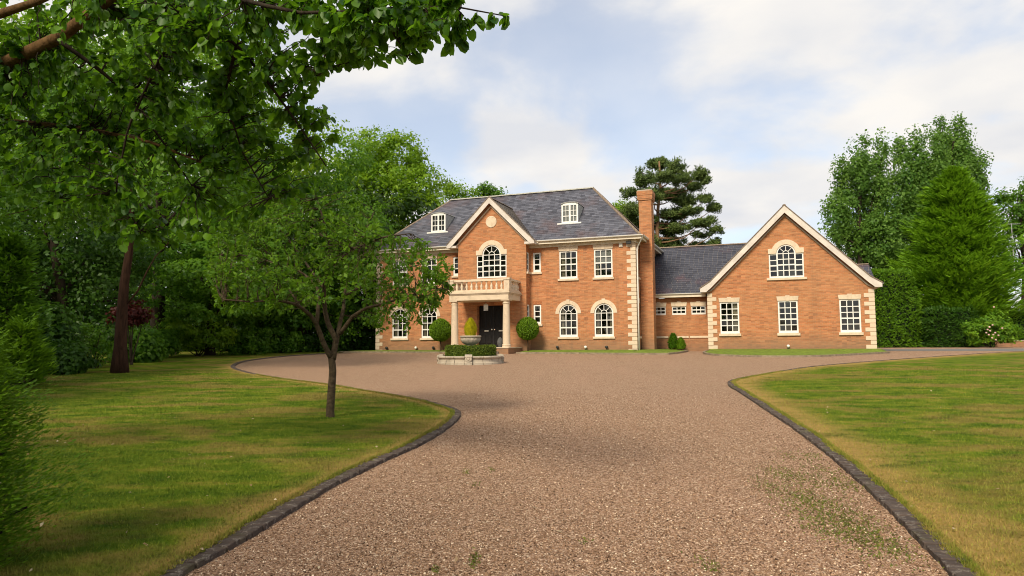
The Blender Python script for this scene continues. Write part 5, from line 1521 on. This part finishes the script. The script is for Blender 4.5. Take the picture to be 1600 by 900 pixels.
hedge_px('clipped_hedge', 'low clipped hedge beyond the rose bush above a bit of brick wall', 1552, 1760, 490, 50, 2.5, G['hedge'], 103, 10000, .24)
mb = MB(); x0, x1 = hx(1556, 48.6), hx(1760, 48.6); y = at(1600, 500, 48.6).y; z = ter(y)
gw = tag(empty('garden_wall', ((x0+x1)/2, y, z)), 'low red brick garden wall beside the rose bush', 'wall')
MB().box((x0-x1)/2, (x1-x0)/2, 0, .22, -.2, .42).build('brickwork', M['brick'], gw); MB().box((x0-x1)/2-.03, (x1-x0)/2+.03, -.03, .25, .422, .48).build('coping', M['stone_grey'], gw)
rb = bush('rose_bush', 'rounded rose bush with pale pink blooms beside the lane', 1545, 511, 36, 24, 46, G['hedge'], 104, 90, 60, .17, .35, None, 'bush')
rg = np.random.default_rng(105)
fm = MB().lathe([(.015,-.04),(.05,-.015),(.06,.015),(.045,.04),(.015,.045)], n=8).mesh('bloom', None, True)
fm.materials.append(G['flower']); a = fm.attributes.new('tint','FLOAT','FACE'); a.data.foreach_set('value', [.6]*len(fm.polygons))
rl_ = np.array(rb.location)
for (x, y) in [(1546,511),(1551,508),(1547,517),(1541,520),(1545,523),(1552,523),(1550,528),(1555,520),(1566,513),(1556,531),(1543,515),(1560,524),(1553,480)]:
    p = np.array(at(x, y, 44.35+rg.uniform(-.1,.1)))-rl_; link('bloom', fm, rb, tuple(p), (rg.uniform(-1,1), rg.uniform(-1,1), 0))
# aerial over the trees at the edge
ae = tag(empty('tv_aerial', foot(1590, 60)), 'thin television aerial on a tall mast at the picture edge', 'aerial')
pz = at(1590, 347, 60).z-ae.location.z
MB().tube([(0,0,0),(0,0,pz)], .035, 6).build('mast', M['lead'], ae)
am = MB(); am.tube([(-.75,0,pz-.05),(.75,0,pz-.05)], .02, 5)
for k in range(7): am.tube([(-.6+.2*k,-.28,pz-.05),(-.6+.2*k,.28,pz-.05)], .014, 4)
am.build('antenna', M['lead'], ae)

# ------------------------------------------------------------------ turf, gravel, litter
TRI = (np.array([(-.5,0,0),(.5,0,0),(0,1,.25)]), [(0,1,2)])
def pip(P, poly):
    x, y = P[:, 0], P[:, 1]; c = np.zeros(len(P), bool); Q = np.array(poly)
    for (x1, y1), (x2, y2) in zip(Q, np.roll(Q, -1, 0)):
        if y1 == y2: continue
        m_ = ((y1 > y) != (y2 > y)) & (x < (x2-x1)*(y-y1)/(y2-y1)+x1); c ^= m_
    return c
terv = np.vectorize(ter)
def grass(name, label, poly, path, xr, n, seed, w, y1=24.):
    rg = np.random.default_rng(seed)
    Y = 3.3*(y1/3.3)**rg.random(n); X = rg.uniform(-1, 1, n)*Y*.78
    P = np.stack([X, Y], 1); P = P[pip(P, poly)]; n = len(P)
    P3 = np.concatenate([P, (terv(P[:, 1])+LZ-.004)[:, None]], 1)
    A = np.array((0,0,1.))+rg.normal(0,.55,(n,3)); A[:, 2] = np.abs(A[:, 2])+.15
    hgt = (.015+.019*rg.random(n))*(1+P[:, 1]*.02)
    me = leaf_mesh(name, P3, A, rg.normal(size=(n,3)), hgt, .0045*(1+P[:, 1]*.16), rg.random(n)**2.2, M['blade'], TRI)
    dr = drybands(path, w)(P3); a = me.attributes.new('dry','FLOAT','FACE'); a.data.foreach_set('value', dr.astype(np.float32))
    tag(link(name, me), label, 'grass', kind='stuff')
grass('grass', 'short grass blades of the lawn with the small tree', ll_poly, pL, None, 300000, 111, .20)
grass('grass', 'short grass blades of the lawn on the garage side', lr_poly, pR, None, 300000, 112, .55)
def edge_grass(name, label, path, side, n, seed):
    rg = np.random.default_rng(seed); T = np.gradient(path, axis=0); T /= np.linalg.norm(T, axis=1, keepdims=True)
    ok = np.where((path[:, 1] > 3.4) & (path[:, 1] < 22))[0]; w = 1/path[ok, 1]; i = rg.choice(ok, n, p=w/w.sum())
    tuft = .5+.5*np.sin(i*.21+seed)*np.sin(i*.057); o = side*(.095-.075*rg.random(n)*tuft)
    P = path[i] + np.stack([T[i, 1], -T[i, 0]], 1)*o[:, None] + rg.normal(0, .012, (n, 2))
    P3 = np.concatenate([P, (terv(P[:, 1])+LZ-.002)[:, None]], 1); A = np.array((0,0,1.))+rg.normal(0,.6,(n,3)); A[:, 2] = np.abs(A[:, 2])+.2
    me = leaf_mesh(name, P3, A, rg.normal(size=(n,3)), .025+.035*rg.random(n), .005*(1+P[:, 1]*.14), rg.random(n)**1.5, M['blade'], TRI)
    a = me.attributes.new('dry','FLOAT','FACE'); a.data.foreach_set('value', (.7*rg.random(n)).astype(np.float32))
    tag(link(name, me), label, 'grass', kind='stuff')
edge_grass('edge_grass', 'rough grass growing over the kerb on the garage side', pR, 1, 16000, 115)
edge_grass('edge_grass', 'rough grass growing over the kerb by the small tree', pL, -1, 16000, 116)
WEDGE = (np.array([(-.5,0,-.18),(.5,0,-.18),(.45,1,-.18),(-.45,1,-.18),(-.05,.28,.34),(.1,.7,.30)]), [(0,1,4),(1,2,5,4),(2,3,5),(3,0,4,5)])
rg = np.random.default_rng(120); n = 210000
Y = 3.6*(16/3.6)**rg.random(n); X = rg.uniform(-1, 1, n)*np.minimum(Y*.8, 6.2)
P = np.stack([X, Y], 1); drv = [tuple(p+np.array((-.09,0))) for p in pR[::6] if p[1] < 17] + [tuple(p+np.array((.09,0))) for p in pL[::-6] if p[1] < 17]
P = P[pip(P, drv) & (rg.random(n) < np.clip((17-Y)/7, 0, 1))]; n = len(P)
P3 = np.concatenate([P, (terv(P[:, 1])+.001)[:, None]], 1)
A = rg.normal(size=(n,3)); A[:, 2] *= .35; Nn = np.array((0,0,1.))+rg.normal(0,.45,(n,3)); Nn[:, 2] = np.abs(Nn[:, 2])
sz = .0115*(.55+.9*rg.random(n)**1.5)*(1+np.maximum(0, P[:, 1]-6)*.035)
tag(link('gravel', leaf_mesh('gravel', P3, A, Nn, sz, sz*(.6+.3*rg.random(n)), np.clip(rg.normal(.5,.24,n), 0, 1), M['bits'], WEDGE)), 'loose brown gravel stones on the near drive', 'gravel', kind='stuff')
# weeds in the gravel
def gp(px, py):
    d = cF*FPX+cR*(px-800)+cU*(450-py); d.normalize(); lo, hi = .5, 200
    for _ in range(50):
        m_ = (lo+hi)/2; q = EYE+d*m_
        if q.z > ter(q.y): lo = m_
        else: hi = m_
    return EYE+d*lo
rg = np.random.default_rng(130); WP = []
for x, y, s_, k in [(1245,745,.16,36),(1285,735,.12,20),(1235,770,.14,26),(1310,760,.12,22),(1325,755,.10,16),(1270,785,.2,60),(1300,800,.2,60),(1330,820,.18,60),(1350,845,.16,50),(1290,825,.15,36),(1240,715,.10,14),(1265,712,.08,12),(740,880,.03,8),(746,868,.025,5),(728,738,.03,4),(768,735,.03,4),(742,758,.03,3),(915,848,.03,3),(680,890,.02,4),(1220,740,.1,16),(1375,850,.1,20),(1200,760,.1,10),(1110,885,.05,10)]:
    c = gp(x, y); q = rg.normal(0, 1, (k*7, 2))*np.array((s_*.8, s_*1.8)); WP.append(np.stack([c.x+q[:, 0], c.y+q[:, 1]], 1))
WP = np.concatenate(WP); n = len(WP); P3 = np.concatenate([WP, (terv(WP[:, 1])+.003)[:, None]], 1)
A = rg.normal(size=(n,3)); A[:, 2] = np.abs(A[:, 2])*.6+.2
tag(link('weeds', leaf_mesh('weeds', P3, A, rg.normal(size=(n,3))*.5+np.array((0,0,1.)), .026*(.4+rg.random(n)), .010*np.ones(n), rg.random(n), G['weed'], KITE)), 'scattered green weeds sprouting through the gravel', 'weeds', kind='stuff')
# fallen leaves and petals
n = 260; Y = 3.8*(26/3.8)**rg.random(n); X = rg.uniform(-1,1,n)*Y*.75; P = np.stack([X, Y], 1); on = pip(P, ll_poly) | pip(P, lr_poly)
keep = on | (rg.random(n) < .35); P, on = P[keep], on[keep]; n = len(P)
P3 = np.concatenate([P, (terv(P[:, 1])+np.where(on, LZ+.03, .012))[:, None]], 1); A = rg.normal(size=(n,3)); A[:, 2] *= .3
tag(link('fallen_leaves', leaf_mesh('fallen_leaves', P3, A, rg.normal(size=(n,3))*.35+np.array((0,0,1.)), .042*(.5+.8*rg.random(n)), .026*np.ones(n), rg.random(n), G['fallen'], KITE)), 'scattered dry fallen leaves on the lawns and gravel', 'leaves', kind='stuff')
